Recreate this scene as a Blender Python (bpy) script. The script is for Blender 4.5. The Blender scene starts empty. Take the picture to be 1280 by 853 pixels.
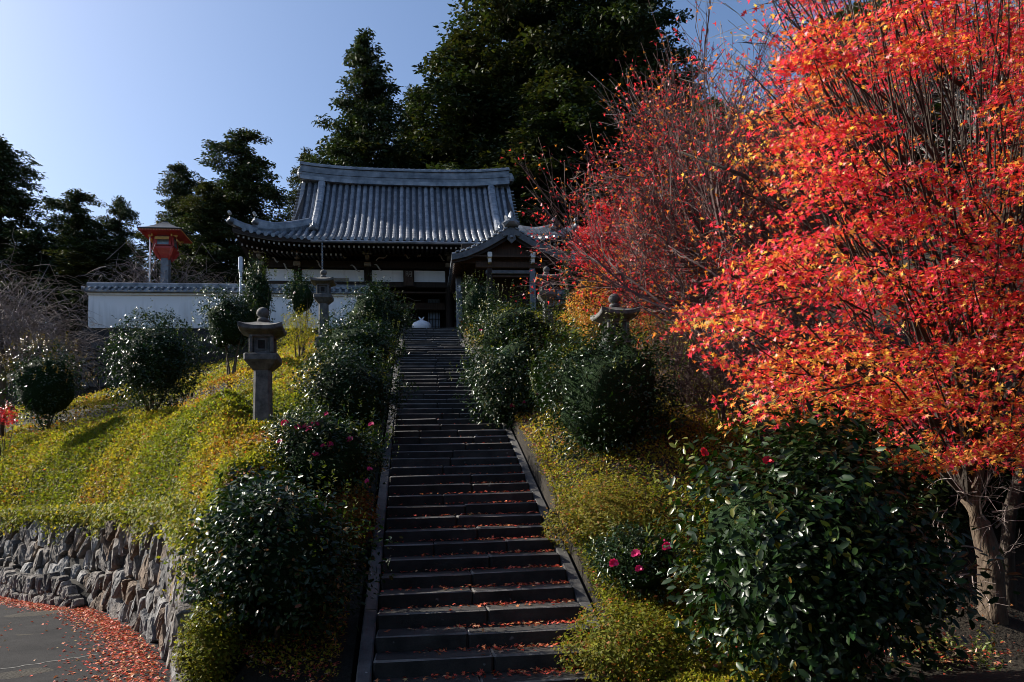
import bpy, bmesh, math, random
import numpy as np
from mathutils import Vector, Matrix

random.seed(7)
RNG = np.random.default_rng(11)
SC = bpy.context.scene
COL = SC.collection
R = math.radians

# ------------------------------------------------------------------ camera
F, PITCH, YAW, ROLL = 950.0, 4.4, 7.2, -1.5
CAMZ = 2.0
SHIFT = 620 - 426.5 - F * math.tan(R(PITCH))
cd = bpy.data.cameras.new('camera')
cd.sensor_width = 36.0
cd.lens = F / 1280 * 36.0
cd.shift_y = SHIFT / 1280
cd.clip_start = 0.05
cd.clip_end = 3000
cam = bpy.data.objects.new('camera', cd)
COL.objects.link(cam)
CM = Matrix.Rotation(R(-YAW), 4, 'Z') @ Matrix.Rotation(R(90 + PITCH), 4, 'X') @ Matrix.Rotation(R(ROLL), 4, 'Z')
cam.matrix_world = Matrix.Translation((0, 0, CAMZ)) @ CM
SC.camera = cam

# ------------------------------------------------------------------ sky, sun, exposure
SUN_EL, SUN_AZ = 34.0, -63.0          # azimuth measured from +Y, clockwise seen from above
w = bpy.data.worlds.new('World')
SC.world = w
w.use_nodes = True
nt = w.node_tree
bg = nt.nodes['Background']
sky = nt.nodes.new('ShaderNodeTexSky')
sky.sky_type = 'NISHITA'
sky.sun_disc = False
sky.sun_elevation = R(SUN_EL)
sky.sun_rotation = R(SUN_AZ)
sky.altitude = 200
sky.air_density = 1.0
sky.dust_density = 2.2
sky.ozone_density = 4.5
nt.links.new(sky.outputs[0], bg.inputs[0])
bg.inputs[1].default_value = 0.086
sd = bpy.data.lights.new('sun', 'SUN')
sd.energy = 5.0
sd.angle = R(0.55)
sd.color = (1.0, 0.93, 0.82)
sun = bpy.data.objects.new('sun', sd)
COL.objects.link(sun)
sdir = Vector((math.cos(R(SUN_EL)) * math.sin(R(SUN_AZ)), math.cos(R(SUN_EL)) * math.cos(R(SUN_AZ)), math.sin(R(SUN_EL))))
sun.rotation_euler = sdir.to_track_quat('Z', 'Y').to_euler()
sun.location = (-30, 20, 40)
vs = SC.view_settings
vs.view_transform = 'Standard'
vs.look = 'None'
vs.exposure = 1.0
vs.gamma = 1.0
vs.use_curve_mapping = False
SC.cycles.use_denoising = True
SC.cycles.filter_width = 0.95
SC.cycles.max_bounces = 8
SC.cycles.transparent_max_bounces = 4
SC.cycles.caustics_reflective = False
SC.cycles.caustics_refractive = False

# ------------------------------------------------------------------ pixel -> place
CMn = np.array(CM.to_3x3())
CP = np.array([0, 0, CAMZ])
def ray(px, py):
    return CMn @ np.array([(px - 640) / F, -(py - 426.5 - SHIFT) / F, -1.0])
def at(px, py, Y):
    d = ray(px, py)
    return CP + d * (Y / d[1])

# ------------------------------------------------------------------ mesh helpers
class MB:
    def __init__(self):
        self.v, self.f, self.m = [], [], []
    def add(self, vs_, fs, mi=0):
        b = len(self.v)
        self.v.extend([tuple(map(float, p)) for p in vs_])
        for f in fs:
            self.f.append([i + b for i in f]); self.m.append(mi)
        return self
    def box(self, c, s, rot=None, mi=0, taper=1.0):
        hx, hy, hz = s[0] / 2, s[1] / 2, s[2] / 2
        P = []
        for z, t in ((-hz, 1), (hz, taper)):
            for x, y in ((-hx, -hy), (hx, -hy), (hx, hy), (-hx, hy)):
                P.append(Vector((x * t, y * t, z)))
        if rot is not None:
            P = [rot @ p for p in P]
        c = Vector(c)
        return self.add([p + c for p in P], [(3, 2, 1, 0), (4, 5, 6, 7), (0, 1, 5, 4), (1, 2, 6, 5), (2, 3, 7, 6), (3, 0, 4, 7)], mi)
    def cbox(self, c, s, ch=0.01, rot=None, mi=0):
        # chamfered box: three rings each side
        hx, hy, hz = s[0] / 2, s[1] / 2, s[2] / 2
        rings = []
        for z, i in ((-hz, ch), (-hz + ch, 0), (hz - ch, 0), (hz, ch)):
            x, y, k = hx - i, hy - i, ch
            r = [(-x, -y + k, z), (-x + k, -y, z), (x - k, -y, z), (x, -y + k, z), (x, y - k, z), (x - k, y, z), (-x + k, y, z), (-x, y - k, z)]
            rings.append([Vector(p) for p in r])
        c = Vector(c)
        rings = [[(rot @ p if rot is not None else p) + c for p in r] for r in rings]
        return self.loft(rings, mi=mi)
    def loft(self, rings, caps=True, mi=0, closed=True):
        n = len(rings[0]); P = [p for r in rings for p in r]; fs = []
        for k in range(len(rings) - 1):
            a, b = k * n, (k + 1) * n
            for i in range(n if closed else n - 1):
                j = (i + 1) % n
                fs.append((a + i, a + j, b + j, b + i))
        if caps:
            fs.append(tuple(range(n - 1, -1, -1)))
            fs.append(tuple((len(rings) - 1) * n + i for i in range(n)))
        return self.add(P, fs, mi)
    def tube(self, pts, rad, sides=5, caps=True, mi=0):
        pts = [Vector(p) for p in pts]
        if not hasattr(rad, '__len__'):
            rad = [rad] * len(pts)
        rings = []
        up = Vector((0.13, 0.21, 1)).normalized()
        for i, p in enumerate(pts):
            t = (pts[min(i + 1, len(pts) - 1)] - pts[max(i - 1, 0)])
            t = t.normalized() if t.length > 1e-9 else Vector((0, 0, 1))
            a = t.cross(up)
            if a.length < 1e-3:
                a = t.cross(Vector((1, 0, 0)))
            a.normalize(); b = t.cross(a)
            rings.append([p + (a * math.cos(2 * math.pi * k / sides) + b * math.sin(2 * math.pi * k / sides)) * rad[i] for k in range(sides)])
        return self.loft(rings, caps, mi)
    def lathe(self, c, prof, n=16, mi=0):
        c = Vector(c)
        return self.loft([[c + Vector((r * math.cos(2 * math.pi * k / n), r * math.sin(2 * math.pi * k / n), z)) for k in range(n)] for r, z in prof], True, mi)
    def mesh(self, name, mats, O=(0, 0, 0), smooth=False):
        me = bpy.data.meshes.new(name)
        V = np.array(self.v) - np.array(O)
        me.from_pydata(V.tolist(), [], self.f)
        for m in (mats if isinstance(mats, (list, tuple)) else [mats]):
            me.materials.append(m)
        if max(self.m, default=0):
            me.polygons.foreach_set('material_index', self.m)
        if smooth:
            me.polygons.foreach_set('use_smooth', [True] * len(self.f))
        me.update()
        return me
    def build(self, name, mats, parent=None, smooth=False):
        O = parent_origin(parent)
        return link(name, self.mesh(name, mats, O, smooth), parent)

def parent_origin(p):
    O = Vector((0, 0, 0))
    while p is not None:
        O += p.location; p = p.parent
    return O
def link(name, me, parent=None):
    o = bpy.data.objects.new(name, me)
    COL.objects.link(o)
    o.parent = parent
    return o
def tag(o, label=None, cat=None, group=None, kind=None):
    if label: o['label'] = label
    if cat: o['category'] = cat
    if group: o['group'] = group
    if kind: o['kind'] = kind
    return o
def thing(name, label, cat, loc, group=None):
    o = bpy.data.objects.new(name, None)
    o.empty_display_size = 0.2
    COL.objects.link(o)
    o.location = Vector([float(c) for c in loc])
    return tag(o, label, cat, group)
def copy_tree(o, parent=None):
    c = o.copy(); COL.objects.link(c); c.parent = parent
    for ch in [x for x in COL.objects if x.parent == o]:
        copy_tree(ch, c)
    return c

def sn(P, freq, seed):
    """cheap smooth noise, about -1..1"""
    P = np.asarray(P, float)
    r = np.random.default_rng(seed)
    out = np.zeros(P.shape[0])
    for k in range(7):
        d = r.normal(size=P.shape[1]); d /= np.linalg.norm(d)
        out += np.sin(P @ d * freq * r.uniform(0.6, 1.7) + r.uniform(0, 6.28))
    return out / 3.4
def vn(P, freq, seed):
    """2D value noise, -1..1, no stripes"""
    tab = np.random.default_rng(seed).uniform(-1, 1, (97, 97))
    q = np.asarray(P, float)[:, :2] * freq + 500
    i = np.floor(q).astype(int); f = q - i; f = f * f * (3 - 2 * f)
    g = lambda a, b: tab[(i[:, 0] + a) % 97, (i[:, 1] + b) % 97]
    return (g(0, 0) * (1 - f[:, 0]) + g(1, 0) * f[:, 0]) * (1 - f[:, 1]) + (g(0, 1) * (1 - f[:, 0]) + g(1, 1) * f[:, 0]) * f[:, 1]
def unit(A):
    return A / np.maximum(np.linalg.norm(A, axis=1, keepdims=True), 1e-9)

T_QUAD = (np.array([(0, 0, 0), (.5, .27, .05), (1, 0, 0), (.5, -.27, .05)]), [(0, 1, 2, 3)])
T_CAM = (np.array([(0, 0, 0), (.3, .21, .045), (.7, .2, .03), (1, 0, -.07), (.7, -.2, .03), (.3, -.21, .045), (.5, 0, -.015)]),
         [(0, 6, 1), (1, 6, 2), (2, 6, 3), (3, 6, 4), (4, 6, 5), (5, 6, 0)])
T_CAM2 = (np.array([(0, 0, 0), (.3, .2, .05), (.72, .18, .03), (1, 0, -.06), (.72, -.18, .03), (.3, -.2, .05)]), [(0, 3, 2, 1), (0, 5, 4, 3)])
T_STAR = (np.array([(-.1, 0, 0), (-.1, -.62, -.05), (.18, -.22, 0), (.55, -.7, -.08), (.42, -.16, 0), (1, 0, -.15), (.42, .16, 0), (.55, .7, -.08), (.18, .22, 0), (-.1, .62, -.05)]), [tuple(range(10))])
_mp = [(-150, .16), (-105, .62), (-78, .3), (-52, .88), (-24, .36), (0, 1.0), (24, .36), (52, .88), (78, .3), (105, .62), (150, .16)]
T_MAPLE = (np.array([(0, 0, 0)] + [(r * math.cos(R(a)), r * math.sin(R(a)), -.16 * r * r) for a, r in _mp]),
           [(0, i + 1, i + 2) for i in range(10)])
T_LOBE = (np.array([(-.08, 0, 0), (.12, -.66, -.07), (.36, -.17, 0), (1, 0, -.14), (.36, .17, 0), (.12, .66, -.07)]), [tuple(range(6))])
T_SPRAY = (np.array([(0, -.04, 0), (.35, .22, .05), (1, .06, -.14), (.5, -.24, .04)]), [(0, 3, 2, 1)])

def frames(Nrm, rng, bias=None):
    Nrm = unit(Nrm)
    r = rng.normal(size=Nrm.shape)
    if bias is not None:
        r = r + bias
    U = unit(r - Nrm * np.sum(r * Nrm, axis=1, keepdims=True))
    return U, np.cross(Nrm, U), Nrm
def leaf_mesh(name, P, fr, size, tmpl, col, mat, O=(0, 0, 0), smooth=False):
    U, V, N = fr
    T, F_ = tmpl
    n, k = len(P), len(T)
    size = np.broadcast_to(np.asarray(size, float), (n,))[:, None, None]
    W = P[:, None, :] + size * (T[None, :, 0:1] * U[:, None, :] + T[None, :, 1:2] * V[:, None, :] + T[None, :, 2:3] * N[:, None, :])
    W = (W - np.array(O)[None, None, :]).reshape(-1, 3)
    lt = np.concatenate([np.array(f) for f in F_])
    cnt = np.array([len(f) for f in F_])
    loops = (np.arange(n)[:, None] * k + lt[None, :]).reshape(-1)
    tot = np.tile(cnt, n)
    me = bpy.data.meshes.new(name)
    me.vertices.add(len(W)); me.vertices.foreach_set('co', W.astype(np.float32).reshape(-1))
    me.loops.add(len(loops)); me.loops.foreach_set('vertex_index', loops.astype(np.int32))
    me.polygons.add(len(tot))
    me.polygons.foreach_set('loop_start', np.concatenate([[0], np.cumsum(tot)[:-1]]).astype(np.int32))
    me.polygons.foreach_set('loop_total', tot.astype(np.int32))
    if smooth:
        me.polygons.foreach_set('use_smooth', np.ones(len(tot), bool))
    a = me.attributes.new('Col', 'FLOAT_COLOR', 'POINT')
    c4 = np.ones((n, k, 4), np.float32); c4[:, :, :3] = np.asarray(col)[:, None, :]
    a.data.foreach_set('color', c4.reshape(-1))
    me.materials.append(mat)
    me.update(calc_edges=True)
    return me
def jitter(base, n, rng, hue=.15, val=.3):
    base = np.broadcast_to(np.asarray(base, float), (n, 3))
    return np.clip(base * (1 + rng.uniform(-val, val, (n, 1))) * (1 + rng.uniform(-hue, hue, (n, 3))), 0.002, .95)

# ------------------------------------------------------------------ materials
def newmat(name):
    m = bpy.data.materials.new(name); m.use_nodes = True
    t = m.node_tree
    return m, t, t.nodes['Principled BSDF'], t.nodes, t.links
def leaf_mat(name, rough=.45, spec=.5, trans=.35, tcol=(1.0, 1.0, 1.0), coat=0.0):
    m, t, b, N, L = newmat(name)
    a = N.new('ShaderNodeAttribute'); a.attribute_name = 'Col'
    L.new(a.outputs['Color'], b.inputs['Base Color'])
    b.inputs['Roughness'].default_value = rough
    b.inputs['Specular IOR Level'].default_value = spec
    if trans > 0:
        tr = N.new('ShaderNodeBsdfTranslucent')
        mul = N.new('ShaderNodeMix'); mul.data_type = 'RGBA'; mul.blend_type = 'MULTIPLY'; mul.inputs[0].default_value = 1
        L.new(a.outputs['Color'], mul.inputs[6]); mul.inputs[7].default_value = (*tcol, 1)
        L.new(mul.outputs[2], tr.inputs[0])
        mx = N.new('ShaderNodeMixShader'); mx.inputs[0].default_value = trans
        L.new(b.outputs[0], mx.inputs[1]); L.new(tr.outputs[0], mx.inputs[2])
        L.new(mx.outputs[0], N['Material Output'].inputs[0])
    return m
def surf_mat(name, c1, c2, scale=4.0, rough=.8, bump=.3, bscale=30.0, spots=None, spec=.3, detail=8, bdist=.02, objrand=0.0, stretch=(1, 1, 1)):
    """two tone noise colour + bump, optional lichen spots (colour, scale, size)"""
    m, t, b, N, L = newmat(name)
    tc = N.new('ShaderNodeNewGeometry')
    mp = N.new('ShaderNodeMapping'); mp.inputs['Scale'].default_value = stretch
    L.new(tc.outputs['Position'], mp.inputs[0])
    n1 = N.new('ShaderNodeTexNoise'); n1.inputs['Scale'].default_value = scale; n1.inputs['Detail'].default_value = detail
    n1.inputs['Roughness'].default_value = .65
    L.new(mp.outputs[0], n1.inputs['Vector'])
    cr = N.new('ShaderNodeValToRGB')
    cr.color_ramp.elements[0].position = .32; cr.color_ramp.elements[1].position = .68
    cr.color_ramp.elements[0].color = (*c1, 1); cr.color_ramp.elements[1].color = (*c2, 1)
    L.new(n1.outputs[0], cr.inputs[0])
    out = cr.outputs[0]
    if objrand:
        oi = N.new('ShaderNodeObjectInfo')
        mr = N.new('ShaderNodeMapRange'); mr.inputs[3].default_value = 1 - objrand; mr.inputs[4].default_value = 1 + objrand
        L.new(oi.outputs['Random'], mr.inputs[0])
        mm = N.new('ShaderNodeMix'); mm.data_type = 'RGBA'; mm.blend_type = 'MULTIPLY'; mm.inputs[0].default_value = 1
        L.new(out, mm.inputs[6]); L.new(mr.outputs[0], mm.inputs[7]); out = mm.outputs[2]
    if spots:
        sc_, ss, sz = spots
        vo = N.new('ShaderNodeTexVoronoi'); vo.inputs['Scale'].default_value = ss
        L.new(tc.outputs['Position'], vo.inputs['Vector'])
        n3 = N.new('ShaderNodeTexNoise'); n3.inputs['Scale'].default_value = ss * 4
        L.new(tc.outputs['Position'], n3.inputs['Vector'])
        ad = N.new('ShaderNodeMath'); ad.operation = 'MULTIPLY_ADD'; ad.inputs[1].default_value = .35
        L.new(n3.outputs[0], ad.inputs[0]); L.new(vo.outputs['Distance'], ad.inputs[2])
        r2 = N.new('ShaderNodeValToRGB'); r2.color_ramp.elements[0].position = sz; r2.color_ramp.elements[1].position = sz + .06
        r2.color_ramp.elements[0].color = (1, 1, 1, 1); r2.color_ramp.elements[1].color = (0, 0, 0, 1)
        L.new(ad.outputs[0], r2.inputs[0])
        mx = N.new('ShaderNodeMix'); mx.data_type = 'RGBA'
        L.new(r2.outputs[0], mx.inputs[0]); L.new(out, mx.inputs[6]); mx.inputs[7].default_value = (*sc_, 1)
        out = mx.outputs[2]
    L.new(out, b.inputs['Base Color'])
    b.inputs['Roughness'].default_value = rough
    b.inputs['Specular IOR Level'].default_value = spec
    n2 = N.new('ShaderNodeTexNoise'); n2.inputs['Scale'].default_value = bscale; n2.inputs['Detail'].default_value = 6
    L.new(mp.outputs[0], n2.inputs['Vector'])
    bp = N.new('ShaderNodeBump'); bp.inputs['Strength'].default_value = bump; bp.inputs['Distance'].default_value = bdist
    L.new(n2.outputs[0], bp.inputs['Height']); L.new(bp.outputs[0], b.inputs['Normal'])
    return m

M = {}
M['soil'] = surf_mat('soil', (.012, .010, .007), (.034, .027, .018), 2.5, .95, .8, 25, bdist=.05)
M['asphalt'] = surf_mat('asphalt', (.013, .013, .0145), (.028, .027, .028), 1.3, .95, .7, 160, spots=((.06, .058, .056), 55, .19), bdist=.012, spec=.12)
M['crack'] = surf_mat('joint_seal', (.10, .10, .095), (.17, .165, .155), 6, .9, .3, 60)
M['rock'] = surf_mat('rock', (.036, .032, .03), (.21, .185, .165), 7, .85, 1.0, 22, spots=((.46, .43, .39), 7, .2), bdist=.03, objrand=.5, stretch=(1, 1, .8))
M['rock2'] = surf_mat('brown_rock', (.05, .034, .025), (.19, .14, .10), 6, .88, 1.0, 24, spots=((.3, .27, .22), 8, .17), bdist=.03, objrand=.4, stretch=(1, 1, .8))
M['rock3'] = surf_mat('grey_rock', (.04, .04, .042), (.29, .28, .27), 5, .85, 1.0, 20, spots=((.5, .48, .46), 6, .2), bdist=.03, objrand=.4, stretch=(1, 1, .8))
M['darkrock'] = surf_mat('dark_rock', (.02, .021, .023), (.075, .072, .07), 4, .9, 1.0, 14, spots=((.16, .15, .14), 5, .18), bdist=.05, objrand=.4)
M['mortar'] = surf_mat('dark_joint_earth', (.012, .011, .01), (.03, .026, .022), 6, .95, .6, 30)  # dark earth colour for wall cores and lantern windows
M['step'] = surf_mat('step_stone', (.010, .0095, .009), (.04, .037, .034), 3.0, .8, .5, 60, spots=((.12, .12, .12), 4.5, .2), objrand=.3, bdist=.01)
M['step_edge'] = surf_mat('pale_step_edge', (.05, .047, .044), (.2, .19, .18), 2.2, .85, .5, 60, bdist=.01)
M['kerb'] = surf_mat('kerb_stone', (.035, .034, .034), (.10, .096, .092), 4.0, .85, .5, 50, spots=((.3, .29, .27), 8, .2), objrand=.2, bdist=.01)
M['lantern'] = surf_mat('lantern_stone', (.055, .055, .055), (.17, .165, .155), 9.0, .85, .6, 70, spots=((.26, .26, .24), 16, .2), bdist=.008)
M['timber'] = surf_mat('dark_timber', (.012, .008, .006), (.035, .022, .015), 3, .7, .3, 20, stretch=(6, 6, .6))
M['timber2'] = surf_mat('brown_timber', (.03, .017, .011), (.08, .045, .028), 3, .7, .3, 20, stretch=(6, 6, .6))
M['paleblock'] = surf_mat('weathered_pale_timber', (.20, .18, .155), (.38, .35, .31), 8, .8, .3, 30)
M['white'] = surf_mat('white_paint', (.62, .61, .58), (.78, .77, .74), 6, .7, .1, 30)
M['rafterend'] = surf_mat('grey_white_paint', (.34, .335, .32), (.5, .49, .47), 6, .8, .1, 30)  # greyer than the plain white paint, for rafter ends and end discs
M['bargeboard'] = surf_mat('grey_bargeboard', (.07, .075, .085), (.15, .155, .165), 5, .55, .2, 30)
M['copper'] = surf_mat('clad_post', (.10, .12, .15), (.2, .225, .26), 4, .45, .2, 30)
M['red'] = surf_mat('red_lacquer', (.25, .016, .012), (.40, .03, .02), 5, .4, .15, 30, spec=.5)
M['gold'] = surf_mat('gold_trim', (.45, .25, .07), (.65, .4, .12), 9, .4, .1, 30)
M['bark'] = surf_mat('bark', (.05, .036, .026), (.16, .12, .085), 12, .9, 1.0, 30, bdist=.03, stretch=(1, 1, .3), spots=((.2, .2, .18), 9, .17))
M['darkbark'] = surf_mat('dark_bark', (.025, .02, .016), (.07, .055, .042), 9, .9, 1.0, 24, bdist=.03, stretch=(1, 1, .3))
M['twig'] = surf_mat('bare_twig', (.12, .095, .085), (.30, .25, .235), 3, .8, .2, 30)
M['hilltwig'] = surf_mat('hillside_twig', (.11, .095, .085), (.28, .25, .225), 3, .8, .2, 30)
M['redtwig'] = surf_mat('reddish_twig', (.06, .036, .032), (.15, .098, .09), 3, .8, .2, 30)
M['pipe'] = surf_mat('white_pipe', (.45, .5, .6), (.6, .64, .7), 5, .4, .05, 30, spec=.5)
M['glass'] = surf_mat('lantern_pane', (.10, .14, .17), (.2, .25, .28), 6, .12, .02, 10, spec=.8)
M['cloth'] = surf_mat('white_cloth', (.62, .63, .68), (.8, .8, .82), 4, .8, .2, 40)
M['petal'] = leaf_mat('petal', .5, .3, .35, (1, .6, .8))
M['cam_leaf'] = leaf_mat('camellia_leaf', .3, .27, .10, (1.3, 1.8, .4))
M['aza_leaf'] = leaf_mat('azalea_leaf', .6, .15, .45, (1.1, 1.1, .6))
M['conifer'] = leaf_mat('conifer_spray', .6, .25, .15, (1.2, 1.3, .5))
M['maple'] = leaf_mat('maple_leaf', .42, .45, .5, (1.15, 1.1, .9))
M['litter'] = leaf_mat('fallen_leaf', .6, .3, .15)

# roof tile: silver grey smoked clay, faint course lines along the slope
def tile_mat():
    m, t, b, N, L = newmat('smoked_roof_tile')
    g = N.new('ShaderNodeNewGeometry')
    n1 = N.new('ShaderNodeTexNoise'); n1.inputs['Scale'].default_value = 2.6; n1.inputs['Detail'].default_value = 7
    L.new(g.outputs['Position'], n1.inputs['Vector'])
    cr = N.new('ShaderNodeValToRGB'); cr.color_ramp.elements[0].position = .3; cr.color_ramp.elements[1].position = .7
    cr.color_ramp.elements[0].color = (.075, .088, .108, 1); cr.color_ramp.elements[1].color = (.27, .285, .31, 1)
    L.new(n1.outputs[0], cr.inputs[0])
    oi = N.new('ShaderNodeObjectInfo'); mr = N.new('ShaderNodeMapRange'); mr.inputs[3].default_value = .72; mr.inputs[4].default_value = 1.25
    L.new(oi.outputs['Random'], mr.inputs[0])
    mm = N.new('ShaderNodeMix'); mm.data_type = 'RGBA'; mm.blend_type = 'MULTIPLY'; mm.inputs[0].default_value = 1
    L.new(cr.outputs[0], mm.inputs[6]); L.new(mr.outputs[0], mm.inputs[7])
    L.new(mm.outputs[2], b.inputs['Base Color'])
    b.inputs['Roughness'].default_value = .3; b.inputs['Specular IOR Level'].default_value = .6
    b.inputs['Metallic'].default_value = .15
    n2 = N.new('ShaderNodeTexNoise'); n2.inputs['Scale'].default_value = 14
    L.new(g.outputs['Position'], n2.inputs['Vector'])
    bp = N.new('ShaderNodeBump'); bp.inputs['Strength'].default_value = .35; bp.inputs['Distance'].default_value = .03
    L.new(n2.outputs[0], bp.inputs['Height']); L.new(bp.outputs[0], b.inputs['Normal'])
    return m
M['tile'] = tile_mat()
M['pan'] = surf_mat('roof_tile_pan', (.010, .013, .018), (.035, .04, .05), 3, .5, .4, 16, spec=.4)  # bed coloured dark for the shade between tile rolls; also on lantern roof
# plaster with grey weather streaks rising from its foot
def plaster_mat():
    m, t, b, N, L = newmat('white_plaster')
    g = N.new('ShaderNodeNewGeometry')
    mp = N.new('ShaderNodeMapping'); mp.inputs['Scale'].default_value = (3.2, 3.2, .25)
    L.new(g.outputs['Position'], mp.inputs[0])
    n1 = N.new('ShaderNodeTexNoise'); n1.inputs['Scale'].default_value = 1.6; n1.inputs['Detail'].default_value = 8
    L.new(mp.outputs[0], n1.inputs['Vector'])
    sp = N.new('ShaderNodeSeparateXYZ'); L.new(g.outputs['Position'], sp.inputs[0])
    mr = N.new('ShaderNodeMapRange'); mr.inputs[1].default_value = 10.45; mr.inputs[2].default_value = 11.9
    mr.inputs[3].default_value = .42; mr.inputs[4].default_value = -.1
    L.new(sp.outputs[2], mr.inputs[0])
    ad = N.new('ShaderNodeMath'); ad.operation = 'ADD'; L.new(n1.outputs[0], ad.inputs[0]); L.new(mr.outputs[0], ad.inputs[1])
    cr = N.new('ShaderNodeValToRGB'); cr.color_ramp.elements[0].position = .5; cr.color_ramp.elements[1].position = .95
    cr.color_ramp.elements[0].color = (.82, .83, .85, 1); cr.color_ramp.elements[1].color = (.52, .53, .53, 1)
    L.new(ad.outputs[0], cr.inputs[0]); L.new(cr.outputs[0], b.inputs['Base Color'])
    b.inputs['Roughness'].default_value = .9
    return m
M['plaster'] = plaster_mat()

# ------------------------------------------------------------------ terrain
NS1, RISE, TREAD, Y0 = 42, 7.2 / 42, 0.45, 7.6
YL0, YL1, NS2, TR2 = 26.5, 28.5, 16, 7.1 / 16
ZT = 7.2 + 16 * 0.17            # terrace level 9.92
SX0, SX1 = -0.48, 1.92
WALL = np.array([(-1.0, 7.45), (-2.5, 8.3), (-2.74, 9.18), (-3.47, 11.09), (-4.62, 13.36), (-6.69, 16.66), (-10.4, 20.7), (-16, 26.2), (-40, 48)])
WTOP = np.array([.1, .5, 1.35, 1.72, 1.72, 1.65, 1.65, 1.7, 3.0])
def S(Y):
    return np.interp(Y, [Y0, YL0, YL1, 35.6], [0, 7.2, 7.2, ZT])
def wall_sd(x, y):
    """signed distance behind the retaining wall line and the wall-top height there"""
    x = np.asarray(x, float); y = np.asarray(y, float)
    best = np.full(x.shape, 1e9); sg = np.zeros(x.shape); top = np.zeros(x.shape)
    for i in range(len(WALL) - 1):
        a, b = WALL[i], WALL[i + 1]
        d = b - a; l2 = d @ d
        t = np.clip(((x - a[0]) * d[0] + (y - a[1]) * d[1]) / l2, 0, 1)
        qx, qy = a[0] + t * d[0], a[1] + t * d[1]
        ds = np.hypot(x - qx, y - qy)
        cr = d[0] * (y - a[1]) - d[1] * (x - a[0])
        k = ds < best - 1e-9
        best = np.where(k, ds, best); sg = np.where(k, np.where(cr < 0, 1, -1), sg)
        top = np.where(k, WTOP[i] + t * (WTOP[i + 1] - WTOP[i]), top)
    return best * sg, top
def sm(t):
    t = np.clip(t, 0, 1); return t * t * (3 - 2 * t)
def T(x, y):
    x = np.asarray(x, float); y = np.asarray(y, float)
    s, wt = wall_sd(x, y)
    # bank beside the stairs, to the west
    base = np.interp(y, [7, 9, 11, 14, 20, 26, 31, 37], [.9, 1.75, 2.5, 3.4, 5.45, 7.7, 9.0, 9.92])
    zl = base - (.11 + .06 * sm((y - 24) / 8)) * np.maximum(0, -x - 4)
    sp = np.maximum(s - .33, 0)
    ramp = wt - .15 + 1.65 * (1 - np.exp(-sp / .6)) + .44 * sp
    zl = np.minimum(zl, ramp) - .05 * sm((y - 11) / 3) * sm((36 - y) / 4)
    zl = np.where((y < 11) & (x > -2.4), np.minimum(zl, .05 + (y - 7.55) * .25 + np.maximum(-x - 1.2, 0) * .2 + 1.2 * np.maximum(0, y - 9.3)), zl)
    zl = np.where(s < .33, -.03, zl)
    e = sm((-x - .72) / 1.5)
    zl = np.where(s < .33, zl, (S(y) - .12) * (1 - e) + zl * e)
    # east side
    zr = S(y) + .12 + np.clip((x - 2.2) * .55, 0, .9) * sm((y - 9) / 4) - .12 * np.maximum(0, x - 4) * sm((22 - y) / 10) + .2 * sm((y - 8) / 4)
    zr = zr + .38 * np.maximum(0, x - 10) * sm((y - 12) / 8)
    zr = np.where(y < 7.4, np.maximum(-.03, .1 * sm((x - 2.2) / 1.5)), zr)
    z = np.where(x < -.71, zl, np.where(x > 2.11, zr, S(y) - .55))
    z = np.where((y < 7.3) & (x < 2.3), -.03, z)
    # terrace and the wooded hill behind it
    terr = ZT - 2.2 * sm((-x - 15.6) / 5)
    k = sm((y - 37.2) / .9)
    back = terr + .25 * np.maximum(0, y - 56) + .3 * np.maximum(0, x - 10)
    z = np.where(y > 37.1, z * (1 - k) + back * k, z)
    return np.clip(z, -.03, 60)
def Tz(x, y):
    return float(T(np.array([x]), np.array([y]))[0])
def ground_at(px, py, y0=7.0, y1=45.0):
    d = ray(px, py)
    Y = np.arange(y0, y1, .05)
    P = CP[None] + d[None] * (Y / d[1])[:, None]
    below = P[:, 2] < T(P[:, 0], P[:, 1])
    i = int(np.argmax(below)) if below.any() else len(Y) - 1
    return P[i]

def make_ground():
    xs = np.unique(np.concatenate([np.arange(-18, 14, .3), [-.72, -.70, 2.10, 2.12], np.arange(-60, -18, 2), np.arange(14, 60, 2), [-900, -400, -200, -100, 100, 200, 400, 900]]))
    ys = np.unique(np.concatenate([np.arange(-6, 46, .3), np.arange(46, 90, 2), [-900, -300, -100, -40, -20, -10, 120, 200, 400, 900]]))
    X, Y = np.meshgrid(xs, ys)
    Z = T(X, Y) + np.where((np.abs(X - .7) > 2) & (Y > 8), .03 * sn(np.stack([X.ravel(), Y.ravel()], 1), 2.1, 3).reshape(X.shape), 0)
    n = len(xs)
    V = np.stack([X.ravel(), Y.ravel(), Z.ravel()], 1)
    idx = np.arange(len(ys) * n).reshape(len(ys), n)
    Fq = np.stack([idx[:-1, :-1], idx[:-1, 1:], idx[1:, 1:], idx[1:, :-1]], -1).reshape(-1, 4)
    me = bpy.data.meshes.new('ground'); me.from_pydata(V.tolist(), [], Fq.tolist()); me.materials.append(M['soil'])
    tag(link('ground', me), kind='structure')
make_ground()

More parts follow.
